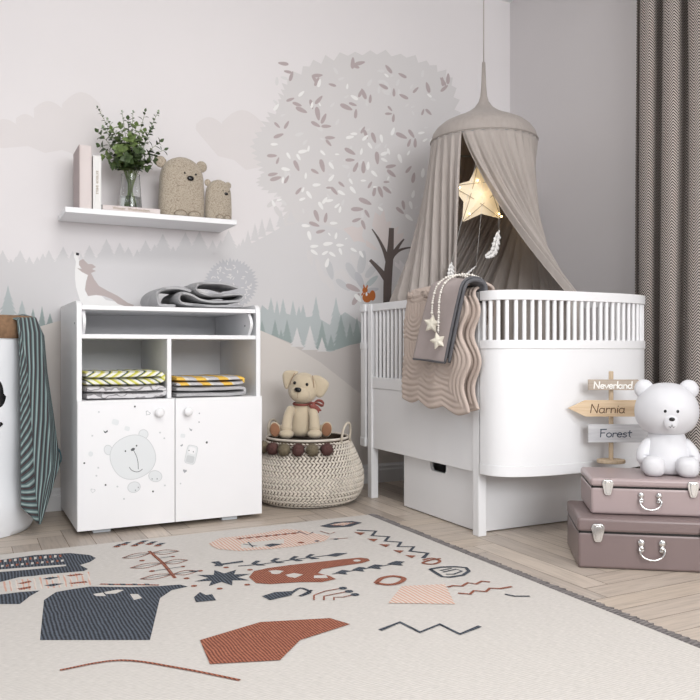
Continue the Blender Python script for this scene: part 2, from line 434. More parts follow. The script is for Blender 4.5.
# squirrel and leaves
for a, b, l_, an, m in ((372, 281, 16, 42, 'grey_pine'), (360, 281, 20, -65, 'bush'), (353, 288, 16, -25, 'mauve_leaf'), (372, 290, 14, 10, 'bush'), (356, 299, 14, 60, 'mauve_leaf')): wleaf(a, b, l_, an, m)
wblob(372.5, 295.5, 3.0, 5.2, 'squirrel', 20); wblob(367, 297.5, 4.6, 5.0, 'squirrel', 20); wblob(365, 290.3, 2.7, 2.9, 'squirrel', 20)
wleaf(364, 286.5, 4.2, 100, 'squirrel', .4); wleaf(367, 286.8, 4.2, 75, 'squirrel', .4); wleaf(362.5, 294, 4, 60, 'squirrel', .4)
lift[0] = 1.5; wleaf(366.5, 294, 4, 95, 'white_leaf', .5); lift[0] = 0
wleaf(358, 298, 10, -50, 'white_leaf', .45); wleaf(368, 299, 9, 40, 'white_leaf', .45)
tag(wb.build('wall_back', mur_mats, smooth=0, fix=False), kind='structure')

# ---------------------------------------------------------------- curtain at the right wall
def herring_mat():
    t = NT('herringbone_curtain_fabric'); uv = t.sep(t.coord('UV'))
    tri = t.math('PINGPONG', uv[0], .021)
    s = t.math('ADD', uv[1], t.math('MULTIPLY', tri, 1.25))
    st = t.math('SINE', t.math('MULTIPLY', s, 2 * PI / .0125))
    f = t.math('MULTIPLY_ADD', st, 1.6, .5)
    f = t.math('MINIMUM', t.math('MAXIMUM', f, 0), 1)
    t.color(t.mix(f, (62, 55, 53), (196, 187, 181))); t.rough(.9); return t.m
M_herr = herring_mat()
# hangs from the ceiling rail in pleats, one sheet
def curtain_pt(a, b):
    y = 2.47 - a * 1.15
    ph = (2.47 - y) / .118
    wv = math.sin(2 * PI * ph)
    x = 2.655 + .048 * math.copysign(abs(wv) ** .8, wv) + .008 * math.sin(ph * 2.1 + b * 3)
    y2 = y + .018 * math.sin(4 * PI * ph) + .01 * math.sin(b * 4 + a * 9)
    return (x, y2, .012 + b * (CZ - .045))
cs = [0]
NU = 420
for i in range(1, NU + 1):
    p, q = Vector(curtain_pt((i - 1) / NU, .5)), Vector(curtain_pt(i / NU, .5)); cs.append(cs[-1] + (q - p).length)
cu = thing('curtain', (2.66, 2.47, 0), 'tall grey and cream herringbone curtain hanging in pleats beside the right wall', 'curtain')
o = MB().grid(lambda a, b: Vector(curtain_pt(a, b)) - Vector((2.66, 2.47, 0)), NU, 24, uvf=lambda a, b: (cs[round(a * NU)], b * CZ)).build('curtain_fabric', M_herr, cu, smooth=180, solid=.003)
MB().box(-.03, .03, -1.3, .12, CZ - .03, CZ - .002).build('curtain_rail', M_white, cu, bevel=.003)

# ---------------------------------------------------------------- rug
rug = thing('rug', (.28, 1.75, 0), 'flat-woven ivory rug with charcoal and rust folk motifs and dark fringe on the wood floor', 'rug')
RO = Vector((.28, 1.75, 0))
def weave(name, c, c2, fr=330, axis=0, var=.5):
    t = NT(name); co = t.coord(); xyz = t.sep(co)
    s = t.math('SINE', t.math('MULTIPLY', t.math('ADD', xyz[axis], t.math('MULTIPLY', t.noise(co, 14), .01)), fr))
    n = t.noise(t.scale(co, (30, 160, 1)), 2, 3)
    f = t.math('MULTIPLY_ADD', s, var * .5, t.math('MULTIPLY', n, 1.0))
    t.color(t.ramp(f, [(.25, c), (.85, c2)])); t.rough(.95); t.bump(t.math('ADD', s, n), .25, .0015); return t.m
M_rug = weave('rug_ivory_wool', (190, 186, 181), (216, 211, 206), 900, 1, .3)
M_rk = weave('rug_charcoal_wool', (30, 34, 42), (92, 100, 112), 700, 0, .6)
M_rr = weave('rug_rust_wool', (104, 54, 40), (176, 112, 88), 850, 0, .6)
M_rp = weave('rug_blush_wool', (206, 164, 146), (214, 206, 198), 520, 0, 1.0)
M_rf = weave('rug_fringe_yarn', (98, 94, 94), (140, 134, 132), 500, 1)
rb = MB(); RX0, RX1, RY0, RY1 = -1.25, 1.475, .45, 2.752
def rq(u, v, z): return P(u, v, z=z) - RO
rb.box(RX0 - RO.x, RX1 - RO.x, RY0 - RO.y, RY1 - RO.y, .0005, .006)
rl = [0]
def rpoly(px, mi):
    rl[0] += 1; z = .0062 + rl[0] * .000008
    pts = [rq(u, v, z) for u, v in px]
    rb.poly(pts, mi)
def rline(px, wd, mi, sm=False):
    """stroke of world width wd along floor points"""
    rl[0] += 1; z = .0062 + rl[0] * .000008
    pts = [rq(u, v, z) for u, v in px]
    if sm: pts = smoothpath(pts, 5)
    L, Q = [], []
    for i, p in enumerate(pts):
        d = pts[min(i + 1, len(pts) - 1)] - pts[max(0, i - 1)]; d.z = 0
        if d.length < 1e-7: continue
        d.normalize(); n = Vector((-d.y, d.x, 0)) * wd / 2
        L.append(p + n); Q.append(p - n)
    b = len(rb.v); rb.v += L + Q; k = len(L)
    for i in range(k - 1): rb.f.append([b + i, b + i + 1, b + k + i + 1, b + k + i]); rb.m.append(mi)
def rdot(u, v, r_, mi):
    rl[0] += 1; z = .0062 + rl[0] * .000008
    c = rq(u, v, z); rb.poly([c + Vector((math.cos(i * PI / 5), math.sin(i * PI / 5), 0)) * r_ for i in range(10)], mi)
K, RU, BL, IV = 1, 2, 3, 0
# big charcoal animal, left
rpoly([(-60, 566), (0, 560), (35, 555), (70, 553), (90, 555), (96, 558), (90, 562), (80, 565), (88, 569), (84, 571), (60, 574), (20, 577), (0, 582), (-60, 592)], K)
for k in range(14):
    u0 = -6 + k * 5
    rpoly([(u0, 560.6 - k * .45), (u0 + 2.6, 560.3 - k * .45), (u0 + 2.6, 562.6 - k * .45), (u0, 563 - k * .45)], RU if k % 2 else IV)
    rpoly([(u0 + 2, 565.6 - k * .45), (u0 + 4.6, 565.3 - k * .45), (u0 + 4.6, 567.2 - k * .45), (u0 + 2, 567.6 - k * .45)], IV if k % 2 else RU)
rpoly([(-20, 571), (0, 569.5), (30, 567), (66, 564.5), (66, 566), (30, 569.5), (0, 572), (-20, 573.5)], IV)
rpoly([(2, 585), (10, 580), (40, 575), (84, 571), (92, 576), (98, 586), (60, 590), (40, 594), (4, 593)], IV)
for k in range(15):
    u0 = 6 + k * 6; rline([(u0, 591.5 - k * .45), (u0 - 2, 581.5 - k * .7)], .006, BL)
rpoly([(17, 583.5), (30, 580.5), (32, 582), (22, 584)], RU); rpoly([(17, 588.5), (31, 586), (31, 588), (20, 590)], RU)
rpoly([(42, 579), (50, 577), (60, 577), (50, 579.5)], K); rpoly([(44, 585.5), (54, 583.5), (64, 583.5), (52, 586.5)], K)
rpoly([(66, 575.5), (80, 573.5), (84, 574.5), (70, 576.5)], RU); rpoly([(68, 583), (86, 581), (88, 582.5), (72, 584)], RU)
rpoly([(-20, 596), (4, 594), (20, 592), (40, 590.5), (30, 596), (20, 604), (-20, 604)], K)
rpoly([(56, 592), (70, 589.5), (90, 586.5), (130, 587), (160, 586), (180, 584.5), (188, 586.5), (172, 590), (160, 598), (150, 640), (40, 640), (44, 600)], K)
rpoly([(104, 592), (118, 589.5), (124, 590), (116, 593.5), (106, 594)], IV); rpoly([(93, 594), (103, 592.5), (106, 596), (96, 596)], IV); rpoly([(130, 594), (138, 594), (142, 598), (134, 600)], IV)
rline([(100, 584), (159, 585)], .010, RU)
for k in range(4): rpoly([(108 + k * 12, 583.6), (113 + k * 12, 583.7), (114 + k * 12, 585.1), (109 + k * 12, 585)], K)
# little zigzag leaves near the cabinet
for u, v in ((119, 545), (126, 543), (137, 544), (143, 541.5), (152, 542.5), (160, 544)):
    rpoly([(u - 6, v + 1.4), (u, v - 1), (u + 6, v - 1.2), (u, v + 1.2)], K); rpoly([(u - 7, v + 2.2), (u - 2, v + .7), (u + 2, v + 1.4), (u - 2, v + 2.4)], RU)
# rust stem with outline leaves
rline([(149, 551), (163, 563), (175, 578)], .011, RU)
for (a, b, c, d) in ((151, 553, 122, 558), (151, 553, 179, 551), (163, 563, 130, 568), (163, 563, 188, 560), (173, 574, 140, 579), (173, 574, 198, 571)):
    mx, my = (a + c) / 2, (b + d) / 2
    rline([(a, b), (mx, my - 2.2), (c, d)], .0045, RU, True); rline([(a, b), (mx, my + 2.2), (c, d)], .0045, RU, True); rline([(a, b), (c, d)], .003, K)
rline([(160, 558), (173, 556)], .004, K); rdot(173, 556.5, .007, RU); rdot(142, 560.5, .009, RU); rline([(153, 571), (182, 566.5)], .004, K); rdot(183, 566.5, .007, RU); rdot(152, 571, .009, RU)
# blush animal, back
rpoly([(208, 544), (220, 538), (240, 536), (262, 533), (285, 529), (300, 530), (318, 534), (330, 536), (325, 541), (300, 546), (270, 549), (240, 551), (218, 549)], BL)
rpoly([(240, 544), (262, 541), (284, 539), (284, 543), (262, 547), (242, 548)], IV)
for k in range(7): rpoly([(235 + k * 9, 539 - k * .9), (240 + k * 9, 537.8 - k * .9), (245 + k * 9, 538.2 - k * .9), (240 + k * 9, 539.6 - k * .9)], RU); rpoly([(240 + k * 9, 538.6 - k * .9), (244 + k * 9, 537.6 - k * .9), (247 + k * 9, 538 - k * .9)], K)
rline([(243, 544), (257, 546)], .006, K); rline([(248, 542), (253, 547)], .006, K); rpoly([(264, 545), (272, 543.5), (283, 544), (270, 547)], K)
rline([(298, 531), (308, 535), (313, 532)], .006, K); rline([(320, 531), (330, 534), (335, 532)], .005, RU)
rdot(301, 542.5, .012, RU); rdot(317, 541, .009, K); rline([(330, 539), (348, 538)], .005, RU); rdot(336, 539, .009, K)
# twig with leaves
rline([(238, 566), (262, 564), (290, 560), (322, 556), (347, 553)], .006, K)
for u, v in ((258, 562.5), (277, 560), (296, 558), (312, 556)):
    rpoly([(u - 7, v + 1), (u - 2, v - 2), (u + 3, v - 1.6), (u - 2, v + .8), (u + 8, v + 2.6), (u, v + 3)], K)
rpoly([(325, 555.5), (336, 553), (348, 553), (336, 556.5)], K)
rpoly([(211, 562), (219, 561), (222, 563.5), (243, 560.5), (243, 562), (224, 564.5), (222, 566), (214, 566), (216, 564)], K)
# rust animal
rpoly([(249, 577), (254, 571), (268, 568), (290, 565), (308, 563), (340, 559.5), (360, 557.5), (368, 558.5), (370, 560.5), (362, 563), (340, 566), (322, 569), (318, 573), (330, 576), (336, 579), (322, 582), (300, 582), (270, 584), (256, 583)], RU)
for k in range(4): rpoly([(314, 575.5), (326, 575), (328, 578), (314, 578)], IV)
rdot(276, 572.5, .016, IV); rdot(293, 575.5, .018, IV); rpoly([(268, 571), (276, 570), (284, 571), (277, 574)], IV); rpoly([(285, 575), (294, 573), (303, 574.5), (295, 578)], IV); rdot(357, 560.5, .012, IV)
# star
sc = rq(223, 577.5, .0068)
sp = []
for i in range(16):
    a = i * PI / 8; r_ = .085 if i % 2 == 0 else .042; sp.append(sc + Vector((math.cos(a) * r_, math.sin(a) * r_, 0)))
rb.poly(sp, K)
for i in range(8):
    a = (i + .5) * PI / 4; c = sc + Vector((math.cos(a) * .105, math.sin(a) * .105, .0001)); rb.poly([c + Vector((math.cos(j * PI / 4) * .009, math.sin(j * PI / 4) * .009, 0)) for j in range(8)], RU)
rpoly([(194, 597), (200, 592), (206, 595), (212, 594), (216, 600), (196, 602)], K); rpoly([(188, 571), (200, 570.2), (196, 572)], K)
# arrow, heads and zigzag at the right
rline([(332, 574), (350, 571), (375, 567), (400, 563)], .005, K)
for u, v, s_ in ((342, 572, 7), (359, 569, 7), (375, 566.5, 8), (396, 563, 9)):
    rpoly([(u - s_, v + .8), (u, v - 2.2), (u + s_, v - 1.4), (u + s_ * .5, v + .6), (u + s_ * .8, v + 2.4), (u, v + 2)], K)
zz = [(357, 530), (376, 531), (372, 535.5), (389, 536.5), (385, 541), (401, 542), (398, 546.5), (414, 546.5), (410, 551), (428, 553), (423, 558)]
rline(zz, .014, K)
for u, v in ((360, 533), (373, 539.5), (385, 545), (399, 551), (411, 556)): rpoly([(u - 6, v - 1), (u + 5, v - .5), (u + 1, v + 2)], RU)
rpoly([(320, 526), (335, 522), (352, 521), (362, 522.5), (350, 526.5), (330, 527.5)], K); rpoly([(330, 524.6), (342, 522.6), (354, 522.6), (344, 525.5)], BL); rline([(332, 526), (356, 522.6)], .004, RU)
a_ = [(423, 560), (432, 558), (440, 561), (433, 564), (423, 563), (428, 560.5), (436, 559), (441, 558.5)]
rline(a_, .010, RU, True)
rline([(430, 569), (441, 567), (455, 566.5), (466, 567.5), (469, 571), (463, 575), (450, 577), (442, 576.5), (430, 569)], .012, K)
rline([(443, 572), (456, 569), (462, 571), (454, 574), (446, 574)], .007, K); rline([(440, 570.5), (452, 568)], .006, K)
rline([(448, 587), (453, 585.5), (462, 586), (468, 582.5), (476, 584), (482, 581), (490, 582)], .010, RU)
rline([(458, 593), (470, 594), (474, 590.5), (486, 591.5), (490, 588), (500, 588.5), (512, 586.5)], .010, RU)
rline([(376, 583), (382, 578), (394, 576), (404, 578.5), (398, 583), (388, 584.5), (376, 583)], .016, RU, True)
rpoly([(388, 603), (402, 586), (445, 584), (455, 604)], BL)
rline([(290, 594), (300, 588), (310, 592), (300, 596), (312, 590)], .009, K, True); rpoly([(262, 596), (275, 592), (292, 591), (292, 595), (270, 600)], K)
for k in range(3):
    rline([(314 + k * 10, 600), (314 + k * 10, 595 + k), (325 + k * 9, 591 + k * 3), (342 + k * 6, 588 + k * 3.2)], .005, RU); rdot(343 + k * 6, 588 + k * 3.2, .012, K)
rline([(505, 594), (515, 596), (530, 596)], .008, K)
# further motifs nearer the viewer
rpoly([(200, 640), (260, 622), (330, 618), (350, 624), (300, 640), (280, 660), (210, 664)], RU)
rline([(380, 630), (400, 622), (420, 632), (440, 624), (460, 634), (480, 626)], .012, K)
rline([(60, 670), (120, 660), (180, 668), (240, 680)], .008, RU, True)
ro = rb.build('rug_body', [M_rug, M_rk, M_rr, M_rp], rug, smooth=0, fix=False)
fr = MB()
for edge in (0,):
    y = RY0
    while y < RY1:
        j = random.uniform(-.004, .004); l_ = random.uniform(.026, .036)
        x = RX1 - RO.x
        fr.tube([(x - .003, y - RO.y, .005), (x + l_ * .5, y + j - RO.y, .006), (x + l_, y + j * 2 - RO.y, .003)], [.0032, .0035, .002], 5)
        y += .0062
fr.build('fringe', M_rf, rug, smooth=180)

# ---------------------------------------------------------------- wall shelf
sh = thing('wall_shelf', (.37, 3.2, 1.209), 'white floating wall shelf above the changing cabinet', 'shelf')
MB().box(0, .70, 0, .236, 0, .022).build('shelf_board', M_white, sh, bevel=.002)

# ---------------------------------------------------------------- books on the shelf
SZ = 1.2315
def book_upright(name, x0, x1, y0, dep, h, cover, pages, label, text=None, tcol=None, side=None):
    t = thing(name, (x0, y0, SZ), label, 'book', 'books on the wall shelf')
    w_ = x1 - x0
    b = MB()
    b.box(0, .003, 0, dep, 0, h, 1 if side else 0); b.box(w_ - .003, w_, 0, dep, 0, h)
    pr = [(.003, .003)]
    n = 8
    out = [(w_ * (.5 - .5 * math.cos(PI * i / n)), .004 - .004 * math.sin(PI * i / n)) for i in range(n + 1)]
    inn = [(w_ - .0015 - (w_ - .003) * i / n, .0065) for i in range(n + 1)]
    b.prism(out + inn, 0, h, 'z')
    b.build('cover', [cover] + ([side] if side else []), t, smooth=40)
    MB().box(.0035, w_ - .0035, .007, dep - .004, .004, h - .004).build('pages', pages, t)
    if text:
        M = Matrix.Translation((w_ / 2, -.0006, h * .5)) @ Matrix.Rotation(PI / 2, 4, 'X') @ Matrix.Rotation(-PI / 2, 4, 'Z')
        text_mesh('title', text, .0125, tcol, t, M, sx=.9)
    return t
M_pink = mat('pale_pink_cloth', (222, 212, 210), .75, var=.04, bump=.1, bscale=300)
M_pinkd = mat('pale_pink_cloth_shaded', (182, 168, 167), .75, var=.04)  # same pink cloth with the shade of the book's left cover painted in
M_bwhite = mat('white_book_cloth', (236, 235, 233), .7, var=.02)
M_pages = mat('paper_pages', (236, 228, 214), .9, var=.04, vscale=40)
M_gold = mat('gold_lettering', (150, 128, 96), .5)
book_upright('book', .4225, .470, 3.206, .17, .249, M_pink, M_pages, 'thick pale pink hardback book standing at the left end of the shelf', side=M_pinkd)
book_upright('book', .4755, .507, 3.208, .16, .213, M_bwhite, M_pages, 'thin white book with small gold spine lettering standing beside the thick pink one', 'EXTERIOR  SHELLS', M_gold)
tb = thing('book', (.51, 3.207, SZ), 'pale pink book lying flat under the glass vase', 'book', 'books on the wall shelf')
b = MB(); b.box(.002, .232, 0, .17, 0, .0025); b.box(.002, .232, 0, .17, .0175, .02); b.box(.002, .232, 0, .0035, .0025, .0175)
b.build('cover', M_pink, tb, bevel=.0006)
MB().box(.008, .229, .0045, .166, .003, .017).build('pages', M_pages, tb)
MB().box(-.003, .0015, .001, .168, .0005, .0195).build('spine_band', M_black, tb, bevel=.0005)
text_mesh('title', 'Winter  Wednesdays', .0155, M_gold, tb, Matrix.Translation((.115, -.0006, .0095)) @ Matrix.Rotation(PI / 2, 4, 'X'), sx=1.1)

# ---------------------------------------------------------------- vase
def glass_mat(name, col, rough=.02, ior=1.45):
    t = NT(name); t.color(col); t.rough(rough); t.b.inputs['Transmission Weight'].default_value = 1; t.b.inputs['IOR'].default_value = ior; return t.m
M_glass = glass_mat('clear_glass', (250, 252, 252)); M_water = glass_mat('vase_water', (245, 250, 249), 0, 1.33)
VX, VY, VZ = .640, 3.30, SZ + .0205
va = thing('glass_vase', (VX, VY, VZ), 'clear tapered glass vase standing on the flat book', 'vase')
MB().lathe([(.0445, 0), (.0460, .002), (.0455, .02), (.041, .09), (.037, .145), (.0378, .15), (.0352, .15), (.0385, .09), (.0430, .022), (.0425, .009), (.001, .008), (.001, 0)], n=40, cap=False).build('glass', M_glass, va, smooth=60, fix=True)
MB().lathe([(.0415, .0095), (.0425, .022), (.0405, .055), (.0005, .055), (.0005, .0095)], n=40, cap=False).build('water', M_water, va, smooth=60)

# bouquet
M_stem = mat('green_stem', (110, 128, 70), .6, var=.15)
M_leafd = mat('dark_green_leaf', (70, 88, 52), .5, var=.3, vscale=40)
M_leafm = mat('mid_green_leaf', (108, 128, 72), .5, var=.3, vscale=40)
M_leafp = mat('pale_sage_leaf', (150, 165, 138), .6, var=.2, vscale=40)
bq = thing('greenery_bouquet', (VX, VY, VZ + .02), 'loose bouquet of green leafy eucalyptus sprigs in the glass vase', 'plant')
def leaf_to(mb, p, d, up, ln, wd, mi, curl=.25):
    d = d.normalized(); s_ = d.cross(up)
    if s_.length < .05: s_ = d.orthogonal()
    s_.normalize(); n = s_.cross(d).normalized()
    sec = [(0, .05), (.15, .55), (.38, 1), (.62, .92), (.85, .45), (1, .03)]
    b = len(mb.v)
    for t, w_ in sec:
        c = p + d * ln * t - n * ln * curl * t * t
        mb.v += [c - s_ * wd * w_ / 2 + n * wd * w_ * .12, c, c + s_ * wd * w_ / 2 + n * wd * w_ * .12]
    for i in range(5):
        a = b + i * 3
        mb.f += [[a, a + 1, a + 4, a + 3], [a + 1, a + 2, a + 5, a + 4]]; mb.m += [mi, mi]
def sprig(tip, nl, ln, wd, mi, kind='mid', name='sprig'):
    wd *= 1.45; nl = int(nl * 1.35); m = MB(); base = Vector((random.uniform(-.02, .02), random.uniform(-.02, .02), -.008))
    neck = Vector((tip.x * .16, tip.y * .16, .125)); neck.x = max(-.026, min(.026, neck.x)); neck.y = max(-.024, min(.024, neck.y))
    mid = neck.lerp(tip, .5) + Vector((0, 0, .025))
    path = smoothpath([base, neck, mid, tip], 8)
    m.tube(path, [.0015 - .0008 * i / (len(path) - 1) for i in range(len(path))], 6, 0)
    st = 9
    for k in range(nl):
        f = (k + .5) / nl; i = st + f * (len(path) - 1 - st); i0 = int(i); p = path[i0].lerp(path[min(i0 + 1, len(path) - 1)], i - i0)
        d = (path[min(i0 + 1, len(path) - 1)] - path[i0 - 1]).normalized()
        sd = d.cross(Vector((0, 1, 0))).normalized(); o2 = d.cross(sd)
        a = (k % 2) * PI + random.uniform(-.7, .7) + (PI / 2 if (k // 2) % 2 else 0)
        out = sd * math.cos(a) + o2 * math.sin(a)
        sc_ = 1.22 * (1.08 - .5 * f) * random.uniform(.85, 1.1)
        leaf_to(m, p, out * .85 + d * .55, d, ln * sc_, wd * sc_, 1)
    leaf_to(m, path[-1], (path[-1] - path[-2]), Vector((0, 1, 0)), ln * .6, wd * .6, 1)
    return m.build(name, [M_stem, [M_leafd, M_leafm, M_leafp][mi]], bq, smooth=180, fix=False)
BO = Vector((VX, VY, VZ + .02))
def T(u, v, dy=0): return P(u, v, y=VY + dy) - BO
for (u, v, dy, nl, ln, wd, mi) in ((98, 108, 0, 22, .018, .009, 0), (104, 128, .02, 16, .024, .014, 2), (122, 112, 0, 14, .014, .008, 2), (145, 112, -.02, 12, .028, .012, 0), (158, 112, .02, 18, .018, .011, 2), (152, 128, .01, 14, .022, .012, 0),
                                    (98, 132, -.05, 12, .034, .016, 0), (100, 146, -.03, 12, .036, .017, 0), (104, 156, -.06, 10, .034, .016, 1), (160, 142, -.03, 10, .036, .016, 0), (164, 150, .0, 8, .036, .014, 0), (154, 160, -.05, 10, .034, .016, 0),
                                    (112, 130, -.06, 14, .034, .019, 1), (120, 126, -.09, 14, .034, .02, 1), (128, 120, -.06, 14, .034, .018, 0), (136, 126, -.09, 14, .036, .02, 1), (144, 132, -.07, 14, .034, .019, 1), (130, 138, -.12, 12, .038, .021, 1),
                                    (118, 148, -.12, 12, .036, .019, 1), (140, 150, -.12, 12, .036, .019, 0), (126, 158, -.12, 10, .034, .018, 0), (112, 165, -.08, 8, .03, .015, 0), (148, 168, -.07, 8, .03, .015, 0), (108, 120, 0, 16, .02, .012, 2), (133, 112, .02, 14, .014, .008, 2), (138, 140, .0, 14, .034, .018, 0), (120, 140, 0, 14, .034, .018, 0)):
    sprig(T(u, v, dy), nl, ln, wd, mi)

# ---------------------------------------------------------------- felt bears on the shelf
def felt_mat():
    t = NT('speckled_felt'); co = t.coord()
    n = t.noise(co, 240, 5, .7); n2 = t.noise(co, 22, 3)
    t.color(t.mix(t.math('MULTIPLY', n2, .35), t.ramp(n, [(.38, (118, 106, 92)), (.47, (176, 164, 148)), (.62, (198, 187, 170))]), (158, 145, 128))); t.rough(.95)
    t.b.inputs['Sheen Weight'].default_value = .3; t.bump(n, .6, .002); return t.m
M_felt = felt_mat(); M_seam = mat('felt_seam', (110, 92, 72), .9)
def felt_bear(x, y, w_, h_, d_, rz, label, ear, er, ez, ex_, fx, fz, fs):
    t = thing('felt_bear', (x, y, SZ), label, 'plush toy', None, rz)
    a = w_ / 2; prof = []
    N = 30
    for i in range(N + 1):
        q = i / N
        if q < .12: r_ = .90 + .10 * math.sin(q / .12 * PI / 2)
        else:
            r_ = max(.03, 1 - (max(0, q - .60) / .40) ** 2.3) ** (1 / 2.3)
            r_ = r_ * (1 - .05 * sstep(.2, .8, q))
        prof.append((r_, q * h_))
    body = MB()
    rs = []
    for r_, z in prof:
        ring = []
        for k in range(44):
            an = 2 * PI * k / 44; c, s_ = math.cos(an), math.sin(an)
            dd = d_ / 2 * (r_ ** .7 if r_ > .1 else r_)
            ring.append((a * r_ * math.copysign(abs(c) ** .75, c), dd * math.copysign(abs(s_) ** .8, s_), z))
        rs.append(ring)
    body.rings(rs); body.build('body', M_felt, t, smooth=180)
    for s_ in (-1, 1):
        e = MB(); e.ell((s_ * ex_, .004, ez), (er, er * .45, er), 20, 12); e.build('ear', M_felt, t, smooth=180)
    fy = -d_ / 2 * .97
    MB().ell((fx, fy - .001, fz), (fs, fs * .5, fs * .72), 16, 10, e=2.2).build('nose', M_black, t, smooth=180)
    for s_ in (-1, 1):
        MB().ell((fx + s_ * fs * 1.65, fy + .0005, fz + fs * 1.35), (fs * .28, fs * .2, fs * .28), 12, 8).build('eye', M_black, t, smooth=180)
        f = MB(); f.ell((s_ * a * .30 + a * .08, fy - .002, .004 + h_ * .03), (a * .26, .016, h_ * .055), 20, 10); f.build('foot', M_felt, t, smooth=180)
        f = MB(); f.tube([(s_ * a * .30 + a * .08 + a * .27 * math.cos(q), fy - .0125 + .006 * abs(math.cos(q)), .005 + h_ * .03 + h_ * .06 * math.sin(q)) for q in [PI * k / 12 for k in range(13)]], .0009, 5); f.build('foot_stitching', M_seam, t, smooth=180)
    return t
felt_bear(.853, 3.29, .199, .262, .10, R(4), 'large speckled beige felt bear cushion on the shelf beside the vase', 0, .025, .236, .090, .022, .168, .0150)
felt_bear(1.009, 3.270, .120, .178, .07, R(10), 'small speckled beige felt bear at the right end of the shelf', 0, .0155, .162, .049, .020, .116, .0088)

# ---------------------------------------------------------------- changing cabinet
CX0, CX1, CY0, CY1 = .378, 1.078, 2.93, 3.42
cab = thing('changing_cabinet', (CX0, CY0, 0), 'white nursery changing cabinet with two bear-print doors and open compartments', 'cabinet')
CW = CX1 - CX0; CD = CY1 - CY0
def side_profile():
    pts = [(CD, .018), (CD, .850), (.035, .850)]
    for k in range(1, 8): a = PI / 2 + PI / 2 * k / 8; pts.append((.035 + .035 * math.cos(a), .815 + .035 * math.sin(a)))
    pts += [(0, .81), (0, .018)]
    return pts
MB().prism(side_profile(), 0, .018, 'x').build('side_panel', M_white, cab, smooth=30, bevel=.0012)
MB().prism(side_profile(), CW - .018, CW, 'x').build('side_panel', M_white, cab, smooth=30, bevel=.0012)
MB().box(.0185, CW - .0185, CD - .012, CD, .02, .832).build('back_panel', M_white, cab)
MB().box(.0185, CW - .0185, .006, CD - .0125, .817, .833).build('top_board', M_white, cab, bevel=.001)
MB().box(.0185, CW - .0185, .004, CD - .0125, .712, .728).build('middle_board', M_white, cab, bevel=.001)
MB().box(.0185, CW - .0185, .004, CD - .0125, .470, .486).build('compartment_floor', M_white, cab, bevel=.001)
MB().box(.0185, CW - .0185, .004, CD - .0125, .020, .036).build('bottom_board', M_white, cab, bevel=.001)
DVX = .713 - CX0
MB().box(DVX - .008, DVX + .008, .004, CD - .0125, .4865, .7115).build('divider', M_white, cab, bevel=.001)
for x0, x1 in ((.020, .032), (CW - .044, CW - .032)):
    pts = [(CD - .02, .7285), (CD - .02, .8165), (.03, .8165)] + [(.03 - .03 * math.sin(PI * k / 10) * 1.1, .8165 - .088 * k / 10) for k in range(1, 10)] + [(.03, .7285)]
    MB().prism(pts, x0, x1, 'x').build('cheek_panel', M_white, cab, smooth=30, bevel=.001)
MB().ell((.017 - .0185, .045, .768), (.0016, .004, .004), 12, 8).build('screw_cap', M_midmark, cab, smooth=180)
MB().ell((CW - .0445, .06, .768), (.0016, .004, .004), 12, 8).build('screw_cap', M_darkmark, cab, smooth=180)
for fx, fy in ((.06, .02), (.545, .012), (.06, .43), (.545, .43)):
    MB().box(fx, fx + .062, fy, fy + .04, .0003, .0195).build('foot', mat('foot_plastic', (215, 222, 228), .4) if (fx, fy) == (.06, .02) else bpy.data.materials['foot_plastic'], cab, bevel=.001)
# the doors, with their printed bear
DY = -.0165
class Print:
    def __init__(s, mb): s.mb = mb; s.k = 0
    def y(s): s.k += 1; return DY - .00015 - s.k * .00002
    def q(s, u, v, y):
        p = P(u, v, y=CY0 + y); return (p.x - CX0, y, p.z)
    def poly(s, px, m):
        y = s.y(); s.mb.poly([s.q(u, v, y) for u, v in px], m)
    def blob(s, u, v, rx, ry, m, rot=0, n=36, e=2):
        pts = []
        for i in range(n):
            a = 2 * PI * i / n; c, d = math.cos(a), math.sin(a); c = math.copysign(abs(c) ** (2 / e), c) * rx; d = math.copysign(abs(d) ** (2 / e), d) * ry
            pts.append((u + c * math.cos(rot) - d * math.sin(rot), v + c * math.sin(rot) + d * math.cos(rot)))
        s.poly(pts, m)
    def line(s, px, wd, m):
        y = s.y(); pts = smoothpath([(a, b, 0) for a, b in px], 5); L, Q = [], []
        for i, p in enumerate(pts):
            d = pts[min(i + 1, len(pts) - 1)] - pts[max(0, i - 1)]
            if d.length < 1e-7: continue
            d.normalize(); L.append((p.x - d.y * wd / 2, p.y + d.x * wd / 2)); Q.append((p.x + d.y * wd / 2, p.y - d.x * wd / 2))
        for i in range(len(L) - 1): s.mb.poly([s.q(*L[i], y), s.q(*L[i + 1], y), s.q(*Q[i + 1], y), s.q(*Q[i], y)], m)
    def heart(s, u, v, r_, m, rot=0):
        pts = []
        for i in range(24):
            t = 2 * PI * i / 24; x = .95 * math.sin(t) ** 3; y = -(13 * math.cos(t) - 5 * math.cos(2 * t) - 2 * math.cos(3 * t) - math.cos(4 * t)) / 16
            pts.append((u + r_ * (x * math.cos(rot) - y * math.sin(rot)), v + r_ * (x * math.sin(rot) + y * math.cos(rot))))
        s.poly(pts, m)
pm = [M_white, M_greymark, M_midmark, M_darkmark, mat('print_pale_grey', (226, 229, 231), .5, var=.02)]
DX = .730 - CX0
d1 = MB(); d1.box(.0005, DX - .0015, DY, -.0008, .019, .486); p = Print(d1)
def z80(x, y): return 80 + x / 7, 400 + y / 7
def ring_blob(x, y, rx, ry, rot=0, e=2, f=4, o=1):
    u, v = z80(x, y); p.blob(u, v, rx / 7 + .7, ry / 7 + .7, o, rot, e=e); p.blob(u, v, rx / 7, ry / 7, f, rot, e=e)
ring_blob(198, 350, 26, 32, -.3); ring_blob(444, 240, 30, 30)
ring_blob(370, 400, 155, 148, -.45, 2.25)
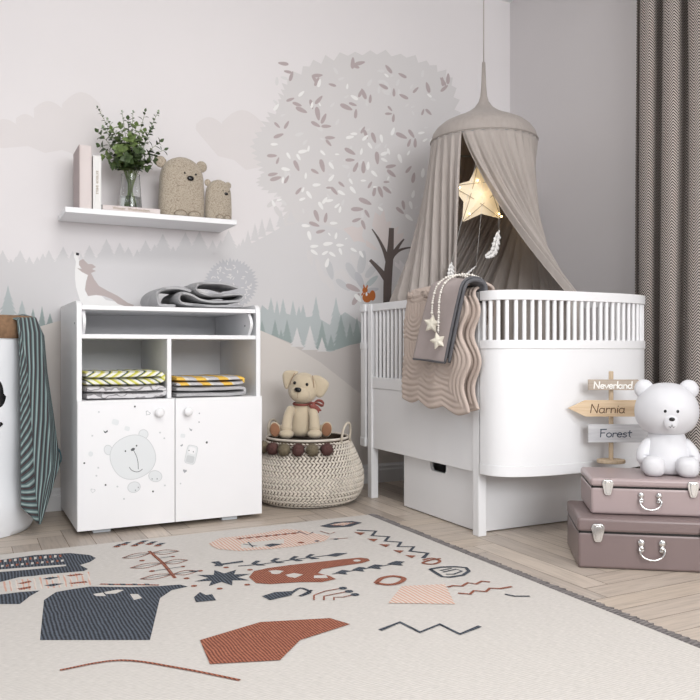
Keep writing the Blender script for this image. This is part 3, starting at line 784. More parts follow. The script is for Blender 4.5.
ring_blob(527, 533, 44, 36, .2); ring_blob(378, 610, 42, 34, -.3)
for a, b_ in ((318, 358), (396, 320)): p.blob(*z80(a, b_), .8, .9, 3)
p.blob(*z80(370, 346), 2.2, 1.4, 3, -.5)
p.line([z80(376, 355), z80(396, 395), z80(406, 440), z80(408, 485)], .55, 3)
p.line([z80(345, 470), z80(362, 492), z80(395, 503), z80(420, 497), z80(438, 483)], .6, 3)
for a, b_ in ((384, 46), (30, 442), (179, 595), (511, 640)): p.blob(*z80(a, b_), .9, .9, 3, e=3)
p.poly([z80(165, 212), z80(178, 222), z80(192, 210), z80(196, 222), z80(178, 232), z80(168, 226)], 3)
for a, b_ in ((132, 84), (86, 250), (262, 606), (128, 474), (115, 530), (594, 598), (308, 692), (560, 228), (590, 268)): p.blob(*z80(a, b_), 1, .9, 1)
p.heart(*z80(90, 635), 2.6, 1, .2); p.heart(*z80(90, 635), 1.8, 0, .2); p.heart(*z80(475, 92), 2.6, 2, .6); p.heart(*z80(475, 92), 2, 0, .6)
p.blob(*z80(248, 155), 3.4, 2.8, 4, .3, e=4); p.blob(*z80(330, 200), 2.6, 2.2, 4, .2, e=4); p.blob(*z80(75, 378), 2.4, 2.6, 4)
for a in (505, 540): p.blob(*z80(a, 552), .6, .8, 2)
for a in (388, 408): p.blob(*z80(a, 632 - (a - 388)), .6, .8, 2)
dr1 = d1.build('door', pm, cab, smooth=0, fix=False); dr1.location = (0, 0, 0)
d2 = MB(); d2.box(DX + .0015, CW - .0005, DY, -.0008, .019, .486); p = Print(d2)
def z80(x, y): return 170 + x * 90 / 700, 400 + y * 90 / 700
def zz7(x, y): return z80(x, y)
u, v = zz7(165, 425)
p.blob(u, v, 5.6, 9.6, 1, .22, e=5); p.blob(u, v, 5.0, 9.0, 4, .22, e=5); p.blob(u + .9, v - 4, 3.6, 3.4, 0, .22, e=4); p.blob(u - 1, v + 4.6, 4.0, 3.6, 1, .22, e=5)
for a, b_ in ((148, 393), (182, 403)): p.blob(*zz7(a, b_), .5, .6, 3)
p.heart(*zz7(115, 553), 2.1, 2, .2); p.blob(*zz7(286, 330), 1.0, 1.1, 3, e=3); p.blob(*zz7(228, 104), .7, .7, 2); p.blob(*zz7(226, 172), .7, .7, 2)
p.poly([zz7(150, 215), zz7(160, 226), zz7(174, 230), zz7(168, 242), zz7(154, 236)], 2); p.poly([zz7(80, 352), zz7(100, 342), zz7(98, 358), zz7(86, 362)], 2)
p.blob(*zz7(100, 278), 2.4, 2, 4, .1, e=4); p.blob(*zz7(82, 650), .8, .8, 1)
dr2 = d2.build('door', pm, cab, smooth=0, fix=False)
for d, x in ((dr1, .669), (dr2, .777)):
    k = MB(); M = Matrix.Translation((x - CX0, DY, .437)) @ Matrix.Rotation(PI / 2, 4, 'X')
    k.lathe([(.008, 0), (.0075, .006), (.012, .009), (.0165, .014), (.0172, .019), (.015, .0235), (.008, .0255), (.001, .026)], n=28, M=M)
    k.build('knob', M_white, d, smooth=50)

# ---------------------------------------------------------------- folded textiles
def offset_ribbon(path, th):
    L, Q = [], []
    n = len(path)
    for i, p_ in enumerate(path):
        d = path[min(i + 1, n - 1)] - path[max(0, i - 1)]; d.normalize(); nn = Vector((-d.y, d.x, 0))
        t_ = th / 2 * (1 if 0 < i < n - 1 else .7)
        L.append(p_ + nn * t_); Q.append(p_ - nn * t_)
    return L + Q[::-1]
def folded(name, path2, th, y0, y1, m, parent, jit=.002, ny=14, round_=True, k=6):
    """sheet whose cross-section follows path2 in x,z, running from y0 to y1"""
    base = smoothpath([(a, b, 0) for a, b in path2], k)
    mb = MB(); rs = []
    for j in range(ny + 1):
        t = j / ny; y = y0 + (y1 - y0) * t
        e = min(t, 1 - t) * ny
        s_ = th * (.55 if e < .5 else .9 if e < 1.5 else 1)
        yy = y + (0 if e >= .5 else 0)
        out = offset_ribbon(base, s_)
        rs.append([(p_.x + jit * math.sin(t * 9 + p_.y * 60), yy + jit * .8 * math.sin(p_.x * 40 + i * .05), p_.y + jit * .25 * math.sin(t * 13 + p_.x * 50)) for i, p_ in enumerate(out)])
    n = len(rs[0]); half = n // 2
    b = len(mb.v); mb.v += [Vector(p_) for r_ in rs for p_ in r_]
    for j in range(ny):
        for i in range(n):
            q = (i + 1) % n; mb.f.append([b + j * n + i, b + j * n + q, b + (j + 1) * n + q, b + (j + 1) * n + i]); mb.m.append(0)
    for e in (0, ny):
        for i in range(half - 1):
            mb.f.append([b + e * n + i, b + e * n + i + 1, b + e * n + n - 2 - i, b + e * n + n - 1 - i]); mb.m.append(0)
    return mb.build(name, m, parent, smooth=60)

def chevron_mat():
    t = NT('chevron_print_cotton'); x, y, z = t.sep(t.coord())
    tri = t.math('PINGPONG', t.math('ADD', z, .026), .026)
    s = t.math('ADD', x, t.math('MULTIPLY', tri, -1.5)); f = t.math('FRACT', t.math('MULTIPLY', s, 1 / .062))
    t.color(t.ramp(f, [(0, (236, 236, 226)), (.30, (206, 204, 92)), (.48, (232, 224, 160)), (.58, (236, 236, 230)), (.80, (62, 84, 88)), (.92, (214, 210, 110))], 'CONSTANT')); t.rough(.9)
    t.bump(t.noise(t.coord(), 500), .2); return t.m
def scroll_mat():
    t = NT('scroll_print_cotton'); co = t.coord()
    w_ = t.n('TexWave', wave_type='RINGS'); w_.inputs['Scale'].default_value = 16; w_.inputs['Distortion'].default_value = 9; w_.inputs['Detail'].default_value = 1; w_.inputs['Detail Scale'].default_value = 1.6
    t.l(co, w_.inputs[0]); t.color(t.ramp(w_.outputs['Fac'], [(0, (146, 144, 147)), (.13, (150, 148, 151)), (.26, (212, 210, 212)), (1, (214, 212, 214))])); t.rough(.9); return t.m
def patch_mat():
    t = NT('yellow_patch_cotton'); x, y, z = t.sep(t.coord())
    f = t.math('FRACT', t.math('MULTIPLY', t.math('ADD', t.math('ADD', x, t.math('MULTIPLY', z, .9)), t.math('MULTIPLY', t.noise(t.coord(), 24), .03)), 1 / .085))
    t.color(t.ramp(f, [(0, (200, 198, 200)), (.42, (238, 196, 92)), (.86, (222, 218, 212))], 'CONSTANT')); t.rough(.9); return t.m
M_greycloth = mat('grey_jersey', (184, 183, 185), .92, var=.08, vscale=30, bump=.3, bscale=400)
def stack_path(w_, th, layers, g_):
    """serpentine stack of layers folded at left and right ends"""
    pts = []
    for i in range(layers):
        z = th / 2 + i * (th + g_)
        xs = [0, w_ * .33, w_ * .66, w_]
        if i % 2: xs = xs[::-1]
        for x in xs: pts.append((x, z + .0015 * math.sin(x * 30 + i)))
        if i < layers - 1: pts.append((xs[-1] + (th * .62 if i % 2 == 0 else -th * .62), z + (th + g_) / 2))
    return pts
def textile(name, loc, label, w_, th, layers, dep, m, g_=.0012, cat='blanket'):
    t = thing(name, loc, label, cat, 'folded textiles in the open compartments')
    folded('cloth', stack_path(w_, th, layers, g_), th, 0, dep, m, t); return t
F0 = .4868
textile('folded_blanket', (.414, 2.945, F0), 'pale grey scroll-print folded blanket, bottom of the left compartment', .268, .0245, 2, .30, scroll_mat())
textile('folded_blanket', (.412, 2.945, F0 + .052), 'yellow, white and teal chevron-print folded blanket on top in the left compartment', .264, .0255, 2, .30, chevron_mat())
textile('folded_blanket', (.742, 2.945, F0), 'plain grey folded blanket, bottom of the right compartment', .262, .019, 2, .30, M_greycloth, .003)
textile('folded_blanket', (.742, 2.945, F0 + .043), 'grey and yellow patterned folded blanket on top in the right compartment', .258, .0165, 2, .30, patch_mat(), .003)

# crumpled grey blanket on the cabinet top
tw = thing('knitted_blanket', (.678, 3.00, .8335), 'grey knitted blanket folded loosely on top of the changing cabinet', 'blanket')
M_knit = mat('grey_knit', (180, 180, 182), .95, var=.07, vscale=30, bump=.5, bscale=260)
folded('blanket_cloth', [(0.3488, 0.0159), (0.2790, 0.0122), (0.1860, 0.0134), (0.1256, 0.0159), (0.0911, 0.0268), (0.0911, 0.0488), (0.1097, 0.0598), (0.1395, 0.0537), (0.1767, 0.0342), (0.2511, 0.0293), (0.3208, 0.0342), (0.3460, 0.0439), (0.3534, 0.0598), (0.3255, 0.0634), (0.2511, 0.0549), (0.1860, 0.0610), (0.1628, 0.0756), (0.1721, 0.0976), (0.2046, 0.1049), (0.2697, 0.1025), (0.3348, 0.0903)], .014, 0, .27, M_knit, tw, .004)
folded('blanket_cloth', [(0.1488, 0.0683), (0.1116, 0.0805), (0.0744, 0.0817), (0.0372, 0.0732), (0.0140, 0.0549), (0.0093, 0.0305), (0.0205, 0.0122), (0.0465, 0.0098), (0.0791, 0.0110)], .017, .03, .29, M_knit, tw, .005)

# ---------------------------------------------------------------- laundry hamper with towel
HX, HY = .035, 3.195
hp = thing('laundry_hamper', (HX, HY, 0), 'round white fabric hamper with rolled brown cuff and black face print', 'hamper')
M_hcloth = mat('white_canvas', (234, 236, 240), .9, var=.02, bump=.15, bscale=200)
M_kraft = mat('brown_felt_cuff', (142, 112, 86), .95, var=.28, vscale=60, bump=.6, bscale=160)
def hamper_r(z, a):
    b_ = .219 + .010 * math.exp(-((z - .10) / .05) ** 2) - .010 * math.exp(-(z / .02) ** 2) + .003 * math.sin(z * 24 + a * 2)
    return b_ + .0035 * math.sin(a * 3 + z * 9) * math.exp(-z * 3)
hb = MB()
rs = []
for j in range(41):
    z = .002 + .735 * j / 40; rs.append([(hamper_r(z, 2 * PI * i / 72) * math.cos(2 * PI * i / 72), hamper_r(z, 2 * PI * i / 72) * math.sin(2 * PI * i / 72), z) for i in range(72)])
for z in (.735, .4, .02):
    rs.append([(.209 * math.cos(2 * PI * i / 72), .209 * math.sin(2 * PI * i / 72), z) for i in range(72)])
hb.rings(rs, cap=True); hb.build('bag', M_hcloth, hp, smooth=70)
cf = MB(); cf.lathe([(.2235, .716), (.2265, .712), (.230, .716), (.2315, .755), (.230, .788), (.224, .795), (.216, .795), (.212, .788), (.2125, .74), (.2235, .74)], n=72, cap=False)
cf.build('cuff', M_kraft, hp, smooth=60)
face = MB()
def on_hamper(th, z, e=.0012):
    r_ = hamper_r(z, th) + e; return (r_ * math.cos(th), r_ * math.sin(th), z)
def hshape(pts_, nsub=6):
    """fan of quads following the bag, outline in (theta, z)"""
    c = (sum(a for a, _ in pts_) / len(pts_), sum(b for _, b in pts_) / len(pts_))
    rs = []
    for k in range(nsub + 1):
        f = .02 + .98 * k / nsub; rs.append([on_hamper(c[0] + (a - c[0]) * f, c[1] + (b_ - c[1]) * f) for a, b_ in pts_])
    face.rings(rs, cap=False)
# eye and smile sit on the side turned to the viewer
def theta_at(u):
    best = None
    for k in range(720):
        th = -PI + k * PI / 720
        q = Vector((HX + .222 * math.cos(th), HY + .222 * math.sin(th)))
        d = q.x * math.sin(YAW) + q.y * math.cos(YAW); uu = 350 + FPX * (q.x * math.cos(YAW) - q.y * math.sin(YAW)) / d
        nrm = (math.cos(th) * -q.x + math.sin(th) * -q.y)
        if nrm > 0 and (best is None or abs(uu - u) < best[0]): best = (abs(uu - u), th, d)
    return best[1], best[2]
te, de = theta_at(-2.5); zt = CAMH - (394 - 350) / FPX * de
hshape([(te + .155 * math.cos(a) * (1 if math.sin(a) < 0 else .72), zt + .05 * math.sin(a)) for a in [2 * PI * i / 32 for i in range(32)]])
te2, de2 = theta_at(-32); z2 = CAMH - (441 - 350) / FPX * de2
te3, _ = theta_at(1.5)
up = [(te2 + (te3 - te2) * i / 16, z2 + .055 - .055 * math.sin(PI * (.5 + .5 * i / 16)) * 1 + .0) for i in range(17)]
sm = MB(); sm.tube([on_hamper(a, z, .001) for a, z in up], .007, 8)
sm.build('smile_print', M_black, hp, smooth=180)
face.build('eye_print', M_black, hp, smooth=180); face = MB()
te4, _ = theta_at(-62); hshape([(te4 + .11 * math.cos(a), zt + .05 * math.sin(a)) for a in [2 * PI * i / 32 for i in range(32)]])
face.build('eye_print', M_black, hp, smooth=180)

# striped towel over the hamper rim
def stripe_mat():
    t = NT('striped_towel_cotton'); u, v, _ = t.sep(t.coord('UV'))
    f = t.math('FRACT', t.math('MULTIPLY', u, 1))
    t.color(t.ramp(f, [(0, (128, 146, 146)), (.14, (160, 178, 176)), (.32, (98, 116, 118)), (.46, (48, 46, 50)), (.6, (84, 68, 70)), (.72, (50, 58, 62)), (.86, (92, 110, 112))]))
    t.rough(.95); t.bump(t.noise(t.coord(), 300), .3); return t.m
M_towel = stripe_mat()
TO = Vector((.22, 3.0, 0))
tl = thing('striped_towel', TO, 'teal and brown striped towel draped over the right rim of the white hamper', 'towel')
# depth of the hanging parts
def tp(u, v, y): return P(u, v, y=y) - TO
leftE = [(0, (8, 317, 3.02)), (.04, (17, 320, 2.995)), (.12, (18.5, 335, 2.975)), (.25, (20, 368, 2.965)), (.5, (20.5, 420, 2.96)), (.8, (21, 480, 2.955)), (1, (21, 507, 2.955))]
midE = [(0, (10, 316, 3.06)), (.04, (19, 318, 3.01)), (.12, (22, 334, 2.985)), (.25, (27, 368, 2.98)), (.5, (31, 420, 2.985)), (.8, (35, 492, 2.975)), (1, (39.5, 524.5, 2.965))]
mid2 = [(0, (24, 314.5, 3.16)), (.04, (36, 318, 3.11)), (.12, (41, 332, 3.06)), (.25, (44, 368, 3.03)), (.5, (49, 420, 3.03)), (.8, (51, 470, 3.03)), (1, (41, 524, 2.975))]
rightE = [(0, (22, 315, 3.25)), (.04, (37, 321, 3.2)), (.12, (44, 336, 3.16)), (.25, (47, 372, 3.13)), (.5, (53, 412, 3.12)), (.8, (58, 448, 3.11)), (1, (60, 464, 3.10))]
def towel_main(a, b_):
    p_, q, r_ = interp(midE, b_), interp(mid2, b_), interp(rightE, b_)
    c = (p_.lerp(q, a * 2) if a < .5 else q.lerp(r_, a * 2 - 1))
    y = c.z + .007 * math.sin(a * 16 + b_ * 2) * sstep(0, .15, b_)
    return tp(c.x, c.y, y)
def towel_front(a, b_):
    p_, q = interp(leftE, b_), interp(midE, b_); c = p_.lerp(q, a); y = c.z + .006 * math.sin(a * PI * 2 + 1) * sstep(0, .2, b_) + .002
    return tp(c.x, c.y, y - .004 * math.sin(PI * a))
mb = MB()
mb.grid(towel_main, 30, 50, 0, lambda a, b_: (a * 9 + b_ * 6.0 * (1 - .4 * a), b_))
mb.build('hanging_length', M_towel, tl, smooth=180, solid=.003, fix=False)
mb = MB()
mb.grid(towel_front, 16, 50, 0, lambda a, b_: (a * 2.2 + max(0, b_ - .10) * 23, b_) if b_ > .1 else (a * 2.2, b_))
mb.build('folded_front', M_towel, tl, smooth=180, solid=.003, fix=False)
# hanging loop
MB().tube(smoothpath([tp(56, 446, 3.105), tp(60, 452, 3.10), tp(61, 460, 3.10), tp(58.5, 465, 3.105)], 5), .003, 6).build('hanging_loop', mat('towel_binding', (70, 96, 104), .9), tl, smooth=180)

# ---------------------------------------------------------------- crib
BX0, BX1 = 1.661, 2.383
KY0, KY1 = 2.267, 3.110          # outer faces of the front and rear legs
crib = thing('crib', (BX0, KY0, 0), 'white slatted baby crib with rounded solid end panels', 'crib')
CO = Vector((BX0, KY0, 0))
def cb(x0, x1, y0, y1, z0, z1, name, bev=.002, m=None, par=None):
    return MB().box(x0 - CO.x, x1 - CO.x, y0 - CO.y, y1 - CO.y, z0, z1).build(name, m or M_crib, par or crib, bevel=bev)
LG = .036
for x in (BX0, BX1 - LG):
    for y in (KY0, KY1 - LG): cb(x, x + LG, y, y + LG, 0, .8785, 'leg', .0025)
for s_, x in ((0, BX0 + .004), (1, BX1 - .022 - .004)):
    ya, yb = KY0 + LG, KY1 - LG
    cb(x, x + .022, ya, yb, .845, .8785, 'side_rail')
    cb(x, x + .022, ya, yb, .498, .548, 'side_rail')
    cb(x + .004, x + .018, ya, yb, .228, .4975, 'side_panel', .001)
    n = 22
    for i in range(n):
        yy = ya + (yb - ya) * (i + .75) / (n + .5)
        MB().lathe([(.0072, .5482), (.0072, .8448)], (x + .011 - CO.x, yy - CO.y, 0), 12).build('slat', M_crib, crib, smooth=50)
ECX, EA, EB, EE = 2.028, .371, .150, 3.0
def end_pt(t, y0, sgn, ins=0):
    """t 0..1 from the left edge round to the right edge"""
    a = PI * (1 - t); c, s_ = math.cos(a), math.sin(a)
    x = (EA - ins) * math.copysign(abs(c) ** (2 / EE), c); d = (EB - ins) * abs(s_) ** (2 / EE)
    return (ECX + x - CO.x, y0 + sgn * d - CO.y)
def end_strip(y0, sgn, z0, z1, th, out, name, bev=.0015):
    n = 56; o_ = []; i_ = []
    for k in range(n + 1):
        t = k / n; t = .5 - .5 * math.cos(PI * t) if False else t
        o_.append(end_pt(t, y0, sgn, -out)); i_.append(end_pt(t, y0, sgn, th - out))
    rs = [[(a[0], a[1], z0), (a[0], a[1], z1), (b_[0], b_[1], z1), (b_[0], b_[1], z0)] for a, b_ in zip(o_, i_)]
    MB().rings(rs).build(name, M_crib, crib, smooth=40, bevel=bev)
for y0, sg in ((KY0 - .015, -1), (KY1 + .015, 1)):
    end_strip(y0, sg, .2675, .674, .010, 0, 'end_panel', 0)
    end_strip(y0, sg, .229, .267, .018, .003, 'end_trim')
    end_strip(y0, sg, .6745, .705, .020, .003, 'end_rail')
    end_strip(y0, sg, .845, .879, .022, .003, 'end_rail')
    # arc-length spaced slats
    pts = [Vector(end_pt(k / 400, y0, sg, .0075)) for k in range(401)]
    acc = [0]
    for a, b_ in zip(pts, pts[1:]): acc.append(acc[-1] + (b_ - a).length)
    n = 29
    for i in range(n):
        s_ = acc[-1] * (i + .5) / n; k = min(range(401), key=lambda q: abs(acc[q] - s_))
        MB().lathe([(.0075, .7052), (.0075, .8448)], (pts[k].x, pts[k].y, 0), 12).build('slat', M_crib, crib, smooth=50)
cb(BX0 + .03, BX1 - .03, KY0 + .002, KY1 - .002, .232, .246, 'base_board', .001)
# mattress rests inside
mt = thing('crib_mattress', (2.022, 2.69, .2465), 'white mattress lying inside the crib, seen between the slats', 'mattress')
mp = []
for k in range(60):
    a = 2 * PI * k / 60; c, s_ = math.cos(a), math.sin(a)
    mp.append((.312 * math.copysign(abs(c) ** .35, c), .500 * math.copysign(abs(s_) ** .55, s_)))
rs = []
for f, z in ((.965, 0), (1, .012), (1, .10), (.965, .115)): rs.append([(x * f, y * f if abs(y) < .5 else y, z) for x, y in mp])
MB().rings(rs).build('mattress_body', mat('white_cotton', (226, 226, 228), .95, var=.02, bump=.2, bscale=300), mt, smooth=60)

# under-bed drawer box
dw = thing('underbed_drawer_box', (1.698, 2.312, 0), 'white storage box with a cut-out grip standing on the floor under the crib', 'storage box')
fp = [(0, .004), (.538, .004), (.538, .2215)]
x0, x1 = 2.530 - 2.312, 2.645 - 2.312
cut = [(x1, .2215)]
for k in range(7): a = PI * .5 * k / 6; cut.append((x1 - .018 + .018 * math.cos(a) if k else x1, .2215 - .018 - .018 * math.sin(a) if k else .205))
for k in range(7): a = PI * .5 * k / 6; cut.append((x0 + .018 - .018 * math.sin(a), .2215 - .018 - .018 * math.cos(a)))
cut += [(x0, .2215)]
MB().prism(fp + cut + [(0, .2215)], 0, .016, 'x').build('front_panel', M_crib, dw, smooth=30, bevel=.0012)
MB().box(.0165, .66, 0, .014, .004, .2215).build('side_panel', M_crib, dw, bevel=.001)
MB().box(.0165, .66, .524, .538, .004, .2215).build('side_panel', M_crib, dw, bevel=.001)
MB().box(.6605, .672, 0, .538, .004, .2215).build('back_panel', M_crib, dw, bevel=.001)
MB().box(.0165, .66, .0145, .5235, .006, .016).build('bottom', M_crib, dw)
for xx in (.06, .60):
    for yy in (.04, .49): MB().box(xx, xx + .03, yy, yy + .012, .0002, .0055).build('glide', M_midmark, dw)

# ---------------------------------------------------------------- quilt over the crib side
M_quilt = mat('blush_beige_quilt', (196, 180, 170), .9, var=.04, vscale=20, bump=.25, bscale=350)
qt = thing('quilt', (BX0, 2.25, .88), 'beige scalloped quilt with stitched arches hanging over the crib side', 'quilt')
QO = Vector((BX0, 2.25, .88))
def drape(xo, ztop, zb, xin, zin, r_):
    """path (x,z) outside bottom -> up -> over rail -> inside"""
    return None
def quilt_layer(xo, zb, ylo, yhi, amp, inner, zt, name, phase=0, grooves=True, nL=150, nY=110, lean=.0):
    """xo: outer plane, zt: height over the rail, inner: inner plane"""
    top = zt; L1 = top - .03 - zb; wdt = inner - xo; rad = wdt / 2; Larc = PI * rad * .75; Lin = .10
    L = L1 + Larc + Lin
    def base(s_):
        if s_ < L1: return Vector((xo, zb + s_)), Vector((-1, 0))
        if s_ < L1 + Larc:
            a = PI * (s_ - L1) / Larc
            return Vector((xo + rad - rad * math.cos(a), top - .03 + .03 * math.sin(a))), Vector((-math.cos(a), math.sin(a)))
        return Vector((inner, top - .03 - (s_ - L1 - Larc))), Vector((1, 0))
    P1 = .185; P2 = .150
    def fn(a, b_):
        s_ = L * b_
        e0 = ylo + amp * (.5 - .5 * math.cos(2 * PI * (s_ + phase) / P1)) * 1.0   # scalloped near edge
        e1 = yhi
        y = e0 + (e1 - e0) * a
        bot = .035 * (y - ylo) / .4 * (1 - b_) - amp * .55 * abs(math.sin(PI * (y - ylo) / P2)) * (1 - sstep(.0, .22, b_)) # scalloped hem
        p_, n_ = base(s_)
        # stitched channels run parallel to the near edge and the hem
        de = y - e0; dh = s_ + 0; D = min(de, dh)
        far = yhi - y
        h = 0
        if grooves:
            if D < .082: h = abs(math.sin(PI * D / .0205)) ** .45
            else:
                cy = (math.floor((y - ylo - .08) / .105) + .5) * .105 + ylo + .08; cz = (math.floor((s_ - .082) / .155) + .72) * .155 + .082
                dy, dz = y - cy, s_ - cz
                d = math.hypot(dy, dz) if dz < 0 else abs(dy)
                if dz > .03: d = max(abs(dy), .0)
                h = abs(math.sin(PI * d / .0185)) ** .45
        lump = .006 * math.sin(y * 21 + s_ * 9) * sstep(0, .3, 1 - b_) + .003 * math.sin(y * 47)
        p2 = p_ + n_ * (h * .0072 + lump * (1 if s_ < L1 else .2) + lean * (1 - b_))
        z = p2.y + (bot if s_ < L1 else 0)
        # gather a little towards the hem at the far edge
        yy = y + .045 * a * (1 - min(1, s_ / L1)) + .006 * math.sin(s_ * 25) * a
        return Vector((p2.x, yy, z)) - QO
    return MB().grid(fn, nY, nL).build(name, M_quilt, qt, smooth=180, solid=.011, soloff=-1, fix=True)
quilt_layer(1.636, .462, 2.226, 2.63, .036, 1.705, .892, 'inner_fold', .02)
quilt_layer(1.604, .448, 2.246, 2.66, .036, 1.716, .912, 'outer_fold', .0)

# grey blanket with dark binding on top of the quilt
M_blk = mat('taupe_fleece', (178, 166, 164), .95, var=.05, vscale=25, bump=.3, bscale=400)
M_bind = mat('charcoal_binding', (98, 98, 102), .95, var=.12, vscale=60, bump=.4, bscale=300)
bl = thing('baby_blanket', (1.58, 2.40, .93), 'taupe baby blanket with charcoal edging folded over the beige quilt', 'blanket')
LO = Vector((1.58, 2.40, .93))
def blk_pt(a, b_, off=0):
    """a across, b from hem over the rail to the inside"""
    L1 = .262; top = .922
    L = L1 + .14 + .05; s_ = L * b_
    sk = (1 - min(1, s_ / L1))
    y = 2.245 + .098 * sk + (.200 + .012 * sk) * a
    rad = .050
    if s_ < L1: x, z, n_ = 1.578 - .006 * (1 - b_), top - .035 - L1 + s_, (-1, 0)
    elif s_ < L1 + .14:
        an = PI * (s_ - L1) / .14; x, z, n_ = 1.578 + rad - rad * math.cos(an), top - .035 + .035 * math.sin(an), (-math.cos(an), math.sin(an))
    else: x, z, n_ = 1.578 + 2 * rad, top - .035 - (s_ - L1 - .14), (1, 0)
    wv = .004 * math.sin(a * 7 + b_ * 4) + off
    return Vector((x + n_[0] * wv, y, z + n_[1] * wv + .012 * a * (1 - b_))) - LO
MB().grid(lambda a, b_: blk_pt(a, b_, .004), 26, 50).build('top_layer', M_blk, bl, smooth=180, solid=.008, fix=True)
MB().grid(lambda a, b_: blk_pt(a * .97 - .06, min(1, b_ * .96 + .035), -.008), 26, 50).build('under_layer', M_bind, bl, smooth=180, solid=.008, fix=True)
for nm, fn in (('hem_binding', lambda t: blk_pt(t, 0, .004)), ('edge_binding', lambda t: blk_pt(0, t, .004))):
    MB().tube([fn(k / 40) for k in range(41)], .0052, 8).build(nm, M_bind, bl, smooth=180)
MB().tube([blk_pt(-.045, k / 40, -.006) for k in range(41)], .006, 8).build('edge_binding', M_bind, bl, smooth=180)

# star bead garland
M_bead = mat('cream_bead', (236, 232, 224), .5, var=.04)
M_starf = mat('cream_felt_star', (228, 222, 208), .9, var=.08, vscale=60, bump=.3, bscale=300)
gl = thing('star_garland', (1.56, 2.48, .93), 'string of cream beads with two padded felt stars over the taupe blanket', 'garland')
GO = Vector((1.56, 2.48, .93))
def on_blanket(y, z, off=.012): return Vector((1.567 - off + .0, y, z)) - GO
def puffy_star(c, r_, th, rot, m, name, par):
    """c centre, facing -x and a bit to the viewer"""
    M = Matrix.Translation(c) @ Matrix.Rotation(R(-58), 4, 'Z') @ Matrix.Rotation(rot, 4, 'Y')
    out = []
    for i in range(10):
        a = PI / 2 + i * PI / 5; q = r_ if i % 2 == 0 else r_ * .52; out.append((q * math.cos(a), q * math.sin(a)))
    sm_ = []
    for i in range(10):
        p0, p1 = Vector(out[i]), Vector(out[(i + 1) % 10]); sm_ += [p0.lerp(p1, t) for t in (.0, .12, .5, .88)]
    sm_ = [p_ * (.96 if p_.length > r_ * .95 else 1) for p_ in sm_]
    rs = []
    for f, y in ((.03, -th), (.4, -th * .92), (.75, -th * .6), (.95, -th * .22), (1, 0), (.95, th * .22), (.75, th * .6), (.03, th)):
        rs.append([M @ Vector((p_.x * f, y, p_.y * f)) for p_ in sm_])
    MB().rings(rs).build(name, m, par, smooth=60)
def bead_string(pts, nb, par, r_=.0046, top=.35):
    pth = smoothpath(pts, 14); acc = [0]
    for a, b_ in zip(pth, pth[1:]): acc.append(acc[-1] + (b_ - a).length)
    MB().tube(pth, .0012, 5).build('cord', M_bead, par, smooth=180)
    k = 0; s_ = 0
    while s_ < acc[-1] - .004:
        j = max(i for i in range(len(acc) - 1) if acc[i] <= s_); c = pth[j].lerp(pth[j + 1], (s_ - acc[j]) / max(1e-6, acc[j + 1] - acc[j]))
        rr = r_ * (1.15 if k % 4 == 0 else .85)
        MB().ell(c, (rr, rr, rr), 10, 7).build('bead', M_bead, par, smooth=180); s_ += rr * 2.15; k += 1
def gp(u, v, x): return P(u, v, x=x) - GO
s1 = gp(432, 324, 1.552); s2 = gp(438, 341, 1.550)
for sc_, zt_ in ((s1, .028), (s2, .030)):
    y_ = sc_.y + GO.y; zt = sc_.z + GO.z + zt_
    bead_string([Vector(q) - GO for q in ((1.715, y_ - .075, .900), (1.685, y_ - .065, .932), (1.64, y_ - .05, .944), (1.600, y_ - .03, .938), (1.568, y_ - .012, .908), (1.556, y_ - .002, .86), (1.553, y_, (.86 + zt) / 2), (1.551, y_, zt))], 0, gl)
puffy_star(s1, .037, .011, R(8), M_starf, 'felt_star', gl); puffy_star(s2, .034, .011, R(-14), M_starf, 'felt_star', gl)

# ---------------------------------------------------------------- canopy
KX, KY, KZ, KR = 2.150, 2.895, 1.630, .240
def canopy_mat():
    t = NT('taupe_muslin'); co = t.coord()
    n = t.noise(t.scale(co, (30, 30, 2)), 2, 4)
    t.color(t.mix(n, (178, 168, 163), (204, 196, 190))); t.rough(.95)
    t.b.inputs['Sheen Weight'].default_value = .2
    tr = t.n('BsdfTranslucent'); tr.inputs[0].default_value = lin((180, 166, 156))
    mx = t.n('MixShader'); mx.inputs[0].default_value = .22
    out = t.t.nodes['Material Output']; t.l(t.b.outputs[0], mx.inputs[1]); t.l(tr.outputs[0], mx.inputs[2]); t.l(mx.outputs[0], out.inputs[0])
    t.bump(t.noise(co, 500), .15); return t.m
M_can = canopy_mat()
can = thing('bed_canopy', (KX, KY, KZ), 'taupe fabric bed canopy with bell top hanging over the crib', 'canopy')
bell = [(.006, .36), (.010, .25), (.014, .205), (.022, .178), (.042, .150), (.072, .128), (.110, .108), (.150, .092), (.186, .074), (.213, .052), (.231, .028), (.2405, 0), (.2405, -.014)]
MB().lathe(bell, n=72, cap=False).build('bell_top', M_can, can, smooth=60, solid=.003)
MB().tube([(.236 * math.cos(a), .236 * math.sin(a), -.012) for a in [2 * PI * k / 60 for k in range(60)]], .005, 8, closed=True).build('hoop', M_midmark, can, smooth=180)
MB().tube([(0, 0, .34), (0, 0, CZ - KZ - .012)], .0025, 8).build('cord', M_can, can, smooth=180)
MB().lathe([(.022, 0), (.020, -.008), (.006, -.016), (.001, -.017)], (0, 0, CZ - KZ - .0005), 24).build('ceiling_hook', M_white, can, smooth=60)
vr = Vector((math.cos(YAW), -math.sin(YAW))); vf = Vector((math.sin(YAW), math.cos(YAW)))
g0 = -vr * .130 - vf * .202; PH0 = math.atan2(g0.y, g0.x)
